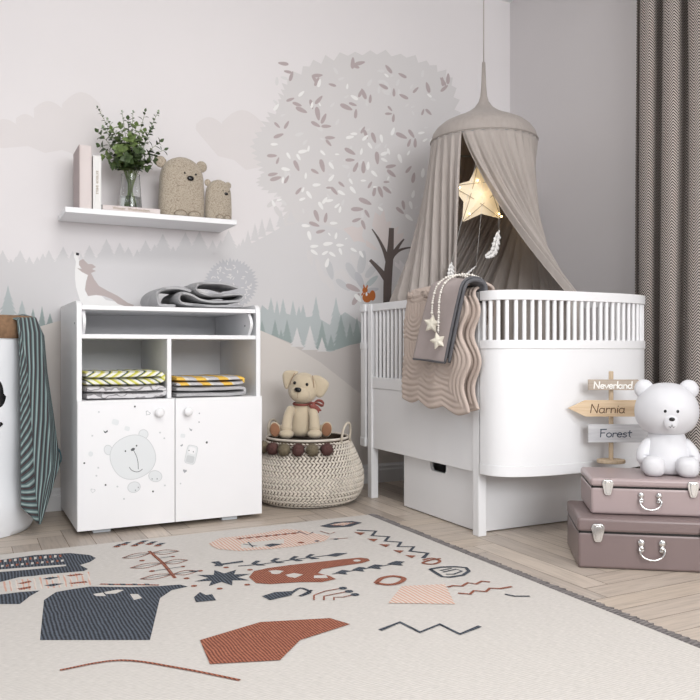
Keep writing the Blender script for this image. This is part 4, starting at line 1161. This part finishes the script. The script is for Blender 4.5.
BT = [(0, (1.835, 2.66)), (.05, (1.80, 2.70)), (.12, (1.745, 2.78)), (.2, (1.722, 2.90)), (.30, (1.765, 3.06)), (.42, (1.95, 3.17)), (.55, (2.12, 3.18)), (.66, (2.27, 3.10)), (.72, (2.335, 2.86)), (.78, (2.34, 2.66)), (.86, (2.335, 2.55)), (.93, (2.33, 2.49)), (1.0, (2.305, 2.445))]
HB = KZ - .40
def can_pt(a, b_):
    ph = PH0 - 2 * PI * a
    # drop: 0 at the hoop, 1 at the mattress
    z = -.012 - b_ * (KZ - .40)
    t = min(1.0, b_ * (KZ - .40) / (KZ - .90))
    bt = interp(BT, a)
    w_ = t ** (.72 + .6 * sstep(.0, .25, a) - .1 * sstep(.6, .8, a) + .08 * sstep(.85, 1, a))
    if t >= 1: w_ = 1
    top = Vector((KX + KR * math.cos(ph), KY + KR * math.sin(ph)))
    p_ = top.lerp(bt, w_)
    cx = Vector((KX, KY)).lerp(Vector((2.02, 2.85)), t)
    o_ = (p_ - cx); o_ = o_.normalized() if o_.length > .01 else Vector((1, 0))
    amp = .005 + .016 * t
    if a > .72: amp *= 1 - .35 * t
    fold = math.sin(a * 2 * PI * 34 + 1.3 * math.sin(a * 17)) + .35 * math.sin(a * 2 * PI * 71 + t * 2)
    big = .016 * t * math.sin(a * 2 * PI * 11 + 2 * math.sin(a * 23 + t))
    if b_ * (KZ - .40) > (KZ - .90):       # inside the crib
        k = min(1, (b_ * (KZ - .40) - (KZ - .90)) / .3); amp *= 1 - .3 * k
    p_ = p_ + o_ * (amp * fold * min(1, .35 + b_ * 5) + big - .012 * t)
    if t >= .93 or True:
        lim = sstep(.75, 1, t)
        x = p_.x; y = p_.y
        x = x * (1 - lim) + lim * max(1.712, min(2.335, x)); p_ = Vector((x, y))
    return Vector((p_.x - KX, p_.y - KY, z))
MB().grid(can_pt, 620, 60).build('drape', M_can, can, smooth=180, solid=.0015, fix=False)
# gathered band under the hoop
MB().tube([(.243 * math.cos(a), .243 * math.sin(a), -.006) for a in [2 * PI * k / 80 for k in range(80)]], .0028, 6, closed=True).build('seam', M_can, can, smooth=180)

# glowing star lantern
def glow_mat(name, col, e, st=1):
    t = NT(name); t.color(col); t.b.inputs['Emission Color'].default_value = lin(e); t.b.inputs['Emission Strength'].default_value = st; t.rough(.7); return t.m
M_paper = glow_mat('lit_lantern_paper', (206, 198, 182), (255, 226, 180), .26)
M_bulb = glow_mat('warm_fairy_light', (255, 240, 200), (255, 214, 140), 14)
M_strut = mat('lantern_seam_wire', (120, 108, 92), .6)
SC = P(480.5, 196, y=2.80)
st = thing('star_lantern', SC, 'glowing cream paper star lantern hanging inside the taupe canopy', 'lantern')
def star_px(u, v, dy=0): return P(u, v, y=2.80 + dy) - SC
tips = [star_px(478, 164), star_px(451.6, 186), star_px(462, 222.5), star_px(501, 219), star_px(508, 181)]
# order round the star
inn = []
for i in range(5):
    p0, p1 = tips[i], tips[(i + 1) % 5]; inn.append((p0 + p1) / 2 * .72)
cenr = sum(tips, Vector()) / 5
outl = []
for i in range(5): outl += [tips[i], inn[i]]
fcs = MB()
front = cenr + Vector((-.012, -.035, 0)); back = cenr + Vector((.012, .035, 0))
ov = [front, back] + outl
for i in range(10):
    pass
fcs.add(ov, [(0, 2 + i, 2 + (i + 1) % 10) for i in range(10)] + [(1, 2 + (i + 1) % 10, 2 + i) for i in range(10)])
fcs.build('paper_shade', M_paper, st, smooth=0)
wr = MB()
for i in range(5):
    a, b_ = tips[i], tips[(i + 2) % 5]; off = Vector((-.010, -.034, 0))
    wr.tube([a, a.lerp(b_, .35) + off * .55, a.lerp(b_, .65) + off * .55, b_], .0011, 5)
wr.build('seam_wire', M_strut, st, smooth=180)
for q in (tips[0] * .93, tips[1] * .78, tips[2] * .70, tips[3] * .92, tips[3] * .80, tips[0] * .45 + Vector((-.02, 0, .0)), tips[4] * .9):
    b_ = MB(); b_.ell(q + Vector((-.004, -.020, 0)), (.0036, .0036, .0036), 10, 8); b_.build('fairy_light', M_bulb, st, smooth=180)
MB().tube([tips[0], Vector((KX - .02, KY - .02, KZ + .02)) - SC], .0012, 5).build('hanging_cord', M_strut, st, smooth=180)
for f_, en in ((Vector((0, -.10, 0)), 1.1),):
    l = bpy.data.lights.new('lantern_glow', 'POINT'); l.energy = en * .35; l.color = (1, .78, .48); l.shadow_soft_size = .06
    o = bpy.data.objects.new('lantern_glow', l); C.objects.link(o); o.parent = st; o.location = f_

# hanging feathers
M_feath = mat('white_feather', (232, 230, 228), .9, var=.05)
def feather(u0, v0, u1, v1, y, wd, bend, label, cord_top=None):
    o0 = P(u0, v0, y=y); t = thing('feather', o0, label, 'feather', 'feathers of the mobile under the canopy')
    tip = P(u1, v1, y=y) - o0; L_ = tip.length
    sd = Vector((tip.z, 0, -tip.x)).normalized()
    path = smoothpath([Vector((0, 0, 0)), tip * .35 + sd * bend * L_ * .6, tip * .7 + sd * bend * L_, tip], 12)
    mb = MB(); n = len(path)
    for side in (-1, 1):
        b0 = len(mb.v)
        for i, p_ in enumerate(path):
            f = i / (n - 1); d = (path[min(n - 1, i + 1)] - path[max(0, i - 1)]).normalized(); s2 = Vector((d.z, 0, -d.x))
            w_ = wd * math.sin(PI * min(1, f * .93 + .07)) ** .6 * (1 + .16 * math.sin(i * 2.4 + side)) * (.35 + .65 * sstep(0, .18, f))
            mb.v += [p_, p_ + s2 * side * w_ + d * w_ * .5 + Vector((0, -.004 * math.sin(i * 1.3), 0))]
        for i in range(n - 1):
            mb.f.append([b0 + 2 * i, b0 + 2 * i + 1, b0 + 2 * i + 3, b0 + 2 * i + 2]); mb.m.append(0)
    mb.build('vane', M_feath, t, smooth=180, solid=.0008, fix=False)
    MB().tube(path, [.0011 * (1 - .7 * i / (n - 1)) for i in range(n)], 5).build('quill', M_feath, t, smooth=180)
    if cord_top is not None: MB().tube([(0, 0, 0), Vector(cord_top) - o0], .0006, 4).build('thread', M_feath, t, smooth=180)
feather(499, 230, 485, 257, 2.70, .019, -.18, 'larger curved white feather hanging below the star lantern', (2.13, 2.76, 1.5))
feather(451.5, 262, 451, 286, 2.66, .017, .02, 'fluffy upright white feather hanging just above the blanket', (2.0, 2.74, 1.5))
feather(476, 266, 466, 285, 2.66, .0035, .22, 'thin curled white feather hanging right of the fluffy one', (2.05, 2.74, 1.5))

# ---------------------------------------------------------------- woven basket
KBX, KBY = 1.390, 3.170
bk = thing('woven_basket', (KBX, KBY, 0), 'round braided seagrass belly basket with pompom trim on the floor', 'basket')
M_straw = mat('cream_seagrass', (224, 215, 203), .85, var=.14, vscale=35, bump=.3, bscale=300)
M_strawd = mat('dark_weave_core', (84, 70, 56), .95, var=.15)
prof = [(.185, .003), (.212, .012), (.232, .035), (.245, .065), (.250, .10), (.247, .135), (.236, .17), (.221, .205), (.205, .24), (.190, .268), (.184, .283)]
def br(z):
    for (r0, z0), (r1, z1) in zip(prof, prof[1:]):
        if z <= z1: return r0 + (r1 - r0) * (z - z0) / (z1 - z0)
    return prof[-1][0]
core = MB(); core.lathe([(.001, .004)] + [(r_ - .006, z) for r_, z in prof] + [(.176, .283), (.182, .26), (.225, .18), (.235, .10), (.20, .02), (.001, .014)], n=72, cap=False)
core.build('basket_core', M_strawd, bk, smooth=60)
wv = MB(); z = .008; row = 0
while z < .276:
    r_ = br(z) - .001; n = int(2 * PI * r_ / .0175)
    dr = (br(z + .006) - br(z - .004)) / .01
    for k in range(n):
        a = 2 * PI * (k + (.5 if row % 2 else 0)) / n
        tv = Vector((-math.sin(a), math.cos(a), 0)); nv = Vector((math.cos(a), math.sin(a), 0)); uz = Vector((nv.x * dr, nv.y * dr, 1)).normalized()
        tilt = .62 if row % 2 else -.55
        d = (tv * math.cos(tilt) + uz * math.sin(tilt)); o2 = d.cross(nv)
        c = nv * r_ + Vector((0, 0, z)); Mx = Matrix((d, nv, o2)).transposed()
        wv.ell(c, (.0125, .0046, .0050), 8, 6, rot=Mx)
    z += .0118; row += 1
wv.build('braided_weave', M_straw, bk, smooth=180)
MB().tube([(.181 * math.cos(a), .181 * math.sin(a), .284) for a in [2 * PI * k / 64 for k in range(64)]], .0055, 8, closed=True).build('rim', M_straw, bk, smooth=180)
# cushion filling just below the rim
MB().lathe([(.001, .268), (.06, .270), (.14, .264), (.172, .25), (.172, .20), (.001, .20)], n=48, cap=False).build('lining', M_strawd, bk, smooth=60)
toc = Vector((-KBX, -KBY, 0)).normalized(); rt = Vector((-toc.y, toc.x, 0)); rt = rt if rt.dot(Vector((math.cos(YAW), -math.sin(YAW), 0))) > 0 else -rt
M_rope = mat('cotton_rope', (206, 196, 180), .9, var=.08, bump=.4, bscale=400)
def handle(ang, name='handle', hh=.085, half=.042):
    c = (toc * math.cos(ang) + rt * math.sin(ang)); tn = Vector((-c.y, c.x, 0))
    pts = []
    for k in range(17):
        a = PI * k / 16; pts.append(c * (.186 + .012 * math.sin(a)) + tn * half * math.cos(a) * (1 + .12 * math.sin(a)) + Vector((0, 0, .268 + hh * math.sin(a) ** .8)))
    MB().tube(pts, .0052, 8).build(name, M_rope, bk, smooth=180)
handle(R(62)); handle(R(-125), hh=.082)
M_pol = mat('olive_yarn', (128, 117, 97), .95, var=.35, vscale=120, bump=.8, bscale=220)
M_mar = mat('maroon_yarn', (100, 70, 66), .95, var=.35, vscale=120, bump=.8, bscale=220)
def pompom(c, r_, m, name='pompom'):
    mb = MB(); mb.ell(c, (r_ * .8, r_ * .8, r_ * .8), 12, 8)
    N = 420
    for k in range(N):
        ph = math.acos(1 - 2 * (k + .5) / N); th = PI * (1 + 5 ** .5) * k
        d = Vector((math.cos(th) * math.sin(ph), math.sin(th) * math.sin(ph), math.cos(ph)))
        d = (d + Vector((random.uniform(-.12, .12),) * 3)).normalized(); e = d.orthogonal().normalized(); f = d.cross(e)
        q = c + d * r_ * .62; ln = r_ * random.uniform(.30, .48); wd = r_ * .10
        b_ = len(mb.v); mb.v += [q + e * wd, q - e * wd * .5 + f * wd, q - e * wd * .5 - f * wd, q + d * ln]
        mb.f += [[b_, b_ + 1, b_ + 3], [b_ + 1, b_ + 2, b_ + 3], [b_ + 2, b_, b_ + 3]]; mb.m += [0, 0, 0]
    return mb.build(name, m, bk, smooth=180, fix=False)
for i, (px, m) in enumerate(((262.5, M_pol), (273, M_mar), (284.5, M_pol), (298.5, M_mar), (312.5, M_pol), (327, M_mar))):
    off = (px - 308) * 3.28 / FPX; rr = .222; cc_ = math.sqrt(max(.0, rr * rr - off * off))
    c = toc * cc_ + rt * off; pompom(c + Vector((0, 0, .252)), .0295, m)
MB().tube([toc * (.202 * math.cos(a)) + rt * (.202 * math.sin(a)) + Vector((0, 0, .268)) for a in [R(-75) + R(110) * k / 20 for k in range(21)]], .0016, 5).build('pompom_string', M_mar, bk, smooth=180)

# ---------------------------------------------------------------- plush puppy
M_pup = mat('cream_velour', (206, 191, 166), .95, var=.05, vscale=18, bump=.25, bscale=400, sheen=.4)
M_sole = mat('brown_velour', (150, 108, 82), .95, var=.08, vscale=40, bump=.3, bscale=400)
M_rib = mat('rust_ribbon', (150, 84, 76), .6, var=.1, vscale=60)
PZ = .284
pu = thing('plush_puppy', (KBX, KBY, PZ), 'cream plush puppy with rust neck ribbon sitting on the woven basket', 'plush toy', None, math.atan2(toc.x, -toc.y))
u_ = .00433
def L(px, pv, y=0): return Vector(((px - 308) * u_, y, (439.5 - pv) * u_))
b = MB(); rs = []
for z, rx, ry, yy in ((0.002, .040, .040, .01), (.012, .056, .058, .008), (.03, .060, .062, .006), (.06, .056, .056, .004), (.09, .053, .050, .0), (.115, .049, .044, -.004), (.135, .041, .036, -.006), (.152, .028, .028, -.007), (.165, .026, .026, -.008)):
    rs.append([(-.026 + rx * math.cos(a), yy + ry * math.sin(a), z) for a in [2 * PI * k / 32 for k in range(32)]])
b.rings(rs); b.build('body', M_pup, pu, smooth=180)
def limb(pts, rr, name, m=M_pup): return MB().tube(smoothpath(pts, 6), [interp([(i / (len(rr) - 1), (q, 0)) for i, q in enumerate(rr)], k / (len(pts) * 6 - 6)).x for k in range(len(pts) * 6 - 5)], 18, cap=True).build(name, m, pu, smooth=180)
for s_, sx_ in ((-1, 286.5), (1, 315)):
    b = MB(); sh_ = L(301.5 + s_ * 10, 410, -.026); pw = L(sx_, 430, -.075)
    b.tube(smoothpath([sh_, sh_.lerp(pw, .35) + Vector((s_ * .006, -.012, 0)), sh_.lerp(pw, .75) + Vector((s_ * .003, -.006, 0)), pw], 6), [.017, .020, .021, .021, .021, .021, .021, .0215, .022, .022, .0225, .0225, .023, .023, .0235, .0235, .024, .024, .022], 18)
    b.ell(L(sx_, 434.8, -.080), (.0325, .036, .0205), 22, 12); b.ell(L(sx_, 429, -.072), (.0250, .025, .024), 20, 12)
    b.build('front_leg', M_pup, pu, smooth=180)
    # hind leg stretched forward with brown sole
    hx = 275 if s_ < 0 else 327
    b = MB(); hip = Vector((-.022 + s_ * .038, .015, .026)); ft = L(hx, 432, -.066)
    b.tube(smoothpath([hip, hip.lerp(ft, .5) + Vector((s_ * .010, 0, .002)), ft], 6), [.028, .028, .027, .026, .025, .024, .023, .0225, .022, .022, .0215, .021, .020], 18)
    Mf = Matrix.Rotation(R(8 * s_), 3, 'Y') @ Matrix.Rotation(R(-12 * s_), 3, 'Z')
    b.ell(ft + Vector((0, -.002, .006)), (.0255, .016, .034), 22, 12, rot=Mf)
    o = b.build('hind_leg', M_pup, pu, smooth=180)
    MB().ell(ft + Vector((0, -.0145, .006)), (.0215, .006, .030), 22, 12, rot=Mf).build('paw_sole', M_sole, o, smooth=180)
MB().tube(smoothpath([Vector((.01, .05, .02)), Vector((.02, .075, .03)), Vector((.03, .09, .055))], 5), .010, 12).build('tail', M_pup, pu, smooth=180)
# head
HD = L(303.5, 389, -.022)
tilt = Matrix.Rotation(R(-13), 3, 'Z') @ Matrix.Rotation(R(7), 3, 'Y')
def HV(x, y, z): return HD + tilt @ Vector((x, y, z))
b = MB(); rs = []
for q in range(17):
    t = -PI / 2 + PI * q / 16; t = max(-1.5, min(1.5, t)); zz_ = math.sin(t); ct = math.cos(t) ** .85
    wv_ = 1 - .10 * zz_
    rs.append([HV(.066 * ct * wv_ * math.cos(a), .054 * ct * math.sin(a) - .012 * max(0, -zz_) * ct, .068 * zz_) for a in [2 * PI * k / 36 for k in range(36)]])
b.rings(rs)
b.ell(HV(-.003, -.040, -.026), (.047, .034, .034), 26, 14, rot=tilt)
b.build('head', M_pup, pu, smooth=180)
MB().ell(HV(-.006, -.076, -.006), (.0160, .009, .0105), 18, 12, rot=tilt, e=2.3).build('nose', M_black, pu, smooth=180)
for ex in (-.030, .026): MB().ell(HV(ex, -.050, .020), (.0066, .0045, .0072), 14, 10, rot=tilt).build('eye', M_black, pu, smooth=180)
MB().tube([HV(-.005, -.0735, -.016), HV(-.005, -.0735, -.028), HV(-.004, -.070, -.042)], .0009, 5).build('mouth_seam', M_sole, pu, smooth=180)
def ep(l): return [((u - 302.5) * u_, (388 - v) * u_) for u, v in l]
for s_, pts in ((-1, ep([(296, 372.5), (289, 371.8), (282, 373.4), (279.6, 378), (281.6, 386), (284, 391), (287, 390.6), (289.3, 383), (291.5, 378)])),
                (1, ep([(311, 374.5), (318, 373.5), (326, 377), (329.2, 381.5), (326.5, 390), (322.6, 395.2), (317.5, 394.8), (315, 389), (313.6, 381)]))):
    ring = smoothpath([(x, z, 0) for x, z in pts], 4, True); c = sum(ring, Vector()) / len(ring); rs = []
    for f, yo in ((.05, -.010), (.5, -.0095), (.82, -.0075), (.97, -.003), (1, 0), (.97, .003), (.82, .0065), (.05, .008)):
        rs.append([HV(c.x + (p_.x - c.x) * f, -.006 + yo + abs(c.x + (p_.x - c.x) * f) * -.04, c.y + (p_.y - c.y) * f) for p_ in ring])
    MB().rings(rs).build('ear', M_pup, pu, smooth=180)
    MB().tube([HV(s_ * .040, -.028, .062), HV(s_ * .049, -.034, .036), HV(s_ * .055, -.033, .008)], .0011, 5).build('ear_seam', M_sole, pu, smooth=180)
# ribbon
nk = L(302, 405.5, -.008)
MB().tube([nk + Vector((.037 * math.cos(a), .037 * math.sin(a), .003 * math.sin(a))) for a in [2 * PI * k / 36 for k in range(36)]], .0055, 8, closed=True).build('ribbon', M_rib, pu, smooth=180)
kn = L(313.5, 405, -.046)
MB().ell(kn, (.008, .006, .008), 12, 8).build('bow_knot', M_rib, pu, smooth=180)
def ribloop(pts, wd, name):
    pth = smoothpath([kn + Vector(p_) for p_ in pts], 8); n = len(pth)
    MB().grid(lambda a, b_: pth[round(a * (n - 1))] + Vector((.15, -.5, .7)).normalized() * (b_ - .5) * wd * (.45 + .55 * math.sin(PI * a) ** .5), n - 1, 3).build(name, M_rib, pu, smooth=180, solid=.0012, fix=False)
def ribtail(p0, p1, wd, name):
    p0, p1 = kn + Vector(p0), kn + Vector(p1); d = (p1 - p0).normalized(); s2 = d.cross(Vector((0, -1, 0)))
    MB().grid(lambda a, b_: p0.lerp(p1, a) + s2 * (b_ - .5) * wd * (.4 + .6 * min(1, a * 2)) + Vector((0, -.006 * math.sin(a * 5), 0)) + (d * (-.008 if .3 < b_ < .7 else 0) * (a > .95)), 12, 4).build(name, M_rib, pu, smooth=180, solid=.0012, fix=False)
ribloop([(0, 0, 0), (.018, -.006, .014), (.038, -.004, .010), (.047, 0, -.004), (.036, 0, -.008), (.016, -.002, .002), (0, 0, 0)], .016, 'bow_loop')
ribloop([(0, 0, 0), (-.010, -.010, .004), (-.016, -.012, -.006), (-.008, -.012, -.010), (0, 0, 0)], .016, 'bow_loop')
ribtail((0, -.003, 0), (.030, -.006, -.036), .020, 'ribbon_tail'); ribtail((0, -.006, 0), (-.006, -.012, -.030), .017, 'ribbon_tail')

# ---------------------------------------------------------------- suitcases
def case(name, ox, oy, oz, rz, W, D, H, seam, m, label, latch_x, hx, hs):
    t = thing(name, (ox, oy, oz), label, 'suitcase', 'stacked suitcases', rz)
    b1 = MB(); b1.box(0, W, 0, D, .001, seam - .0006); b1.build('body', m, t, bevel=.009, seg=4, smooth=40)
    b1 = MB(); b1.box(-.0015, W + .0015, -.0015, D + .0015, seam, H); b1.build('lid', m, t, bevel=.010, seg=4, smooth=40)
    MB().box(.002, W - .002, .002, D - .002, seam - .004, seam + .003).build('seam_gap', M_black, t)
    for lx in latch_x:
        k = hs
        la = MB()
        outl_ = [(-.016, .020), (-.018, .012), (-.0165, .004), (-.014, -.006), (-.011, -.020), (-.007, -.026), (.007, -.026), (.011, -.020), (.014, -.006), (.0165, .004), (.018, .012), (.016, .020), (.010, .024), (-.010, .024)]
        la.prism([(x * k, z * k) for x, z in outl_], -.008, -.0005, 'y')
        o = la.build('latch', M_metal, t, bevel=.002, seg=3, smooth=50, loc=(lx, 0, seam))
        MB().prism([(x * k * .55, z * k * .8) for x, z in outl_], -.0115, -.0075, 'y').build('latch_ridge', M_metal, o, bevel=.0015, seg=2, smooth=50)
        MB().tube([(-.010 * k, -.006, .021 * k), (.010 * k, -.006, .021 * k)], .0042 * k, 10).build('latch_hinge', M_metal, o, smooth=60)
    hz = seam * .62 if oz < .1 else seam * .58
    hw = .027 * hs; o = None
    hnd = MB()
    for s_ in (-1, 1):
        mt_ = MB(); Mx = Matrix.Rotation(PI / 2, 4, 'X')
        mt_.ell((hx + s_ * hw, -.004, hz + .014 * hs), (.0095 * hs, .006, .0105 * hs), 18, 10); mt_.ell((hx + s_ * hw, -.0055, hz + .001), (.0085 * hs, .0075, .006 * hs), 18, 10)
        mt_.ell((hx + s_ * hw, -.0035, hz - .0065 * hs), (.0085 * hs, .005, .006 * hs), 18, 10)
        mt_.build('handle_mount', M_metal, t, smooth=180)
    pts = []
    for k in range(21):
        a = PI * k / 20; pts.append((hx + (hw + .006 * hs) * math.cos(a), -.011 - .006 * math.sin(a), hz + .001 - .030 * hs * math.sin(a) ** .8))
    hnd.tube(pts, .0028, 10); hnd.build('handle', M_metal, t, smooth=180)
    return t
def lacq(name, c):
    t = NT(name); t.color(t.mix(t.noise(t.coord(), 5), tuple(k * .97 for k in c), c)); t.rough(.32); t.bump(t.noise(t.coord(), 400), .03); return t.m
case('suitcase', 1.698, 1.807, 0, R(-36), .43, .285, .155, .112, lacq('dark_mauve_lacquer', (128, 112, 111)), 'larger dark mauve metal suitcase on the floor, lower of the stack', (.058, .372), .215, 1.12)
case('suitcase', 1.768, 1.825, .1555, R(-36), .352, .238, .114, .0865, lacq('light_mauve_lacquer', (170, 153, 153)), 'smaller light mauve metal suitcase resting on the darker one', (.05, .302), .176, .98)
STZ = .2700

# ---------------------------------------------------------------- signpost
def wood(name, c, c2, sc=(4, 60, 60), rough=.6):
    t = NT(name); n = t.noise(t.scale(t.coord(), sc), 2, 5, .6); t.color(t.ramp(n, [(.3, c), (.7, c2)])); t.rough(rough); t.bump(n, .15, .001); return t.m
M_beech = wood('beech_wood', (178, 156, 130), (202, 182, 156), (40, 40, 5))
M_tan = wood('tan_board', (206, 178, 144), (226, 204, 174)); M_grw = wood('weathered_grey_board', (186, 186, 190), (212, 212, 214)); M_brw = wood('taupe_board', (160, 146, 132), (184, 170, 156))
sp_o = P(611, 463, z=STZ); SYAW = -YAW
sg = thing('toy_signpost', (sp_o.x, sp_o.y, STZ + .0005), 'small wooden signpost with three name boards standing on the upper suitcase', 'signpost', None, SYAW)
dS = sp_o.x * math.sin(YAW) + sp_o.y * math.cos(YAW); k_ = dS / FPX
def SX(u): return (u - 611) * k_
def SZv(v): return CAMH - (v - 350) * k_ - STZ
MB().lathe([(.047, 0), (.0495, .002), (.0495, .010), (.047, .0125), (.001, .0125)], n=40, sy=.8).build('base', M_beech, sg, smooth=40)
MB().lathe([(.0082, .0127), (.0082, SZv(372)), (.0065, SZv(371.3))], n=20).build('post', M_beech, sg, smooth=50)
ppt = [(587, 379.5), (636, 379.5), (645, 384.7), (636, 390), (587, 390)]
def board(px, m, name, y0=-.0175, th=.009):
    return MB().prism([(SX(u), SZv(v)) for u, v in px][::-1], y0, y0 + th, 'y').build(name, m, sg, smooth=0, bevel=.0008)
B1 = board(ppt, M_brw, 'sign_board'); B2 = board([(567, 408), (584, 400), (645, 400), (645, 416.3), (584, 416.3)], M_tan, 'sign_board'); B3 = board([(587, 424), (641, 424), (654, 433), (641, 442), (587, 442)], M_grw, 'sign_board')
B1['label'] = 'top taupe board lettered Neverland'; B2['label'] = 'middle tan arrow board lettered Narnia'; B3['label'] = 'bottom grey board lettered Forest'
def arc(cx, cy, rx, ry, a0, a1, n=12): return [(cx + rx * math.cos(R(a0 + (a1 - a0) * i / n)), cy + ry * math.sin(R(a0 + (a1 - a0) * i / n))) for i in range(n + 1)]
GL = {'N': ([[(0, 0), (.03, 1)], [(.03, 1), (.55, 0)], [(.55, 0), (.60, 1)]], .72), 'F': ([[(.08, 0), (.05, 1)], [(0, .98), (.55, 1)], [(.06, .52), (.42, .54)]], .60),
      'e': ([[(.02, .28), (.42, .33)] + arc(.23, .28, .21, .28, 10, 320)], .50), 'v': ([[(0, .52), (.2, 0), (.42, .54)]], .48),
      'r': ([[(.05, .54), (.05, 0)], [(.05, .3)] + arc(.24, .3, .19, .22, 160, 50)], .42), 'l': ([[(.06, 1.02), (.04, 0)]], .16),
      'a': ([arc(.22, .26, .21, .27, 40, 360), [(.43, .54), (.42, .08), (.50, 0)]], .56), 'n': ([[(.05, .54), (.05, 0)], [(.05, .34)] + arc(.23, .3, .18, .24, 150, 0) + [(.41, 0)]], .54),
      'd': ([arc(.22, .26, .21, .27, 40, 360), [(.44, 1.02), (.43, .06), (.48, 0)]], .56), 'i': ([[(.05, .54), (.05, 0)], [(.06, .76), (.07, .79)]], .18),
      'o': ([arc(.23, .27, .22, .27, 90, 450)], .54), 's': ([[(.36, .48), (.24, .55), (.08, .47), (.08, .36), (.30, .26), (.36, .12), (.22, 0), (.02, .06)]], .46),
      't': ([[(.16, .84), (.15, .1), (.28, 0)], [(0, .56), (.36, .58)]], .40)}
def lettering(text, u0, u1, vb, hpx, wpx, m, par, slant=.12):
    tot = sum(GL[c][1] for c in text); sx_ = (u1 - u0) / tot; x = 0; mb = MB()
    for c in text:
        for st_ in GL[c][0]:
            pts = smoothpath([(p_[0], p_[1], 0) for p_ in st_], 3) if len(st_) > 3 else [Vector((p_[0], p_[1], 0)) for p_ in st_]
            pts = [((x + p_.x) * sx_ + slant * p_.y * hpx + u0, vb - p_.y * hpx) for p_ in pts]
            W3 = [Vector((SX(u), 0, SZv(v))) for u, v in pts]; hw_ = wpx * k_ / 2; Lh, Rh = [], []
            for i, p_ in enumerate(W3):
                d = W3[min(i + 1, len(W3) - 1)] - W3[max(0, i - 1)]
                if d.length < 1e-7: d = Vector((1, 0, 0))
                d.normalize(); nn = Vector((-d.z, 0, d.x)) * hw_
                ex_ = d * hw_ * .6 * (-1 if i == 0 else 1 if i == len(W3) - 1 else 0)
                Lh.append(p_ + nn + ex_); Rh.append(p_ - nn + ex_)
            y0, y1 = -.0175 - .0006, -.0175 + .0002
            mb.rings([[(a.x, y0, a.z), (b_.x, y0, b_.z), (b_.x, y1, b_.z), (a.x, y1, a.z)] for a, b_ in zip(Lh, Rh)])
        x += GL[c][1]
    mb.build('lettering', m, par, smooth=0)
lettering('Neverland', 592.5, 631, 388.2, 6.6, 1.15, mat('white_paint', (246, 244, 240), .7), B1, .05)
lettering('Narnia', 589, 623.5, 412.6, 8.6, .95, mat('brown_ink', (104, 76, 54), .7), B2)
lettering('Forest', 598, 630, 436.6, 7.6, 1.0, mat('slate_ink', (72, 80, 96), .7), B3)

# ---------------------------------------------------------------- white bear night light
M_vinyl = mat('matte_white_vinyl', (214, 214, 218), .5, var=.01)
wp = P(666.5, 473, z=STZ)
wb_ = thing('bear_night_light', (wp.x, wp.y + .0, STZ + .0005), 'smooth white sitting bear night light on the upper suitcase', 'night light', None, R(-39))
dB = wp.x * math.sin(YAW) + wp.y * math.cos(YAW); kb = dB / FPX
def BVz(v): return CAMH - (v - 350) * kb - STZ
b = MB(); rs = []
for v, hw_, dp in ((473.5, 19, .045), (471, 24, .062), (465, 26, .068), (458, 25, .066), (450, 22.5, .060), (443, 20, .053), (437, 18, .046), (432, 16, .042)):
    rs.append([(hw_ * kb * math.cos(a), dp * math.sin(a) * 1.0, max(0, BVz(v))) for a in [2 * PI * k / 40 for k in range(40)]])
b.rings(rs); b.build('body', M_vinyl, wb_, smooth=180)
b = MB(); hc = BVz(409.5)
rs = []
for q in range(25):
    t = -PI / 2 + PI * q / 24; t = max(-1.52, min(1.52, t)); zz_ = math.sin(t); ct = math.cos(t) ** .82
    rs.append([(30.3 * kb * ct * (1 - .06 * zz_) * math.cos(a), .086 * ct * math.sin(a), hc + 26.8 * kb * math.copysign(abs(zz_) ** 1.0, zz_)) for a in [2 * PI * k / 48 for k in range(48)]])
b.rings(rs); b.build('head', M_vinyl, wb_, smooth=180)
for s_ in (-1, 1):
    MB().ell((s_ * 21.0 * kb, .004, BVz(389.5)), (9.6 * kb, .020, 9.8 * kb), 26, 14).build('ear', M_vinyl, wb_, smooth=180)
    ar = MB(); ar.tube(smoothpath([Vector((s_ * 15 * kb, -.006, BVz(441))), Vector((s_ * 20.5 * kb, -.014, BVz(449))), Vector((s_ * 23.5 * kb, -.026, BVz(457))), Vector((s_ * 21 * kb, -.036, BVz(460)))], 6), [.014 + .009 * math.sin(PI * min(1, k / 18 * .85 + .12)) for k in range(19)], 16)
    ar.build('arm', M_vinyl, wb_, smooth=180)
    lg = MB(); lg.ell((s_ * 15.4 * kb, -.070, BVz(463.5)), (10.6 * kb, .034, 10.2 * kb), 26, 14, e=2.5); lg.ell((s_ * 13 * kb, -.035, BVz(464.5)), (10 * kb, .045, 9 * kb), 20, 12); lg.build('leg', M_vinyl, wb_, smooth=180)
    MB().ell((s_ * 5.2 * kb, -.0818, BVz(409.5)), (2.2 * kb, .0035, 2.2 * kb), 16, 10).build('eye', M_black, wb_, smooth=180)
MB().ell((0, -.0775, BVz(420.5)), (7.2 * kb, .0150, 8.4 * kb), 24, 14).build('muzzle', M_vinyl, wb_, smooth=180)
MB().ell((0, -.0920, BVz(417)), (2.7 * kb, .0030, 1.9 * kb), 18, 10, e=2.2).build('nose', M_black, wb_, smooth=180)
MB().tube([(x * kb, -.0922 + .0004 * abs(x), BVz(v)) for x, v in ((-2.8, 424), (-1.2, 425), (0, 422), (1.2, 425), (2.8, 424))], .0009, 6).build('mouth', M_black, wb_, smooth=180)
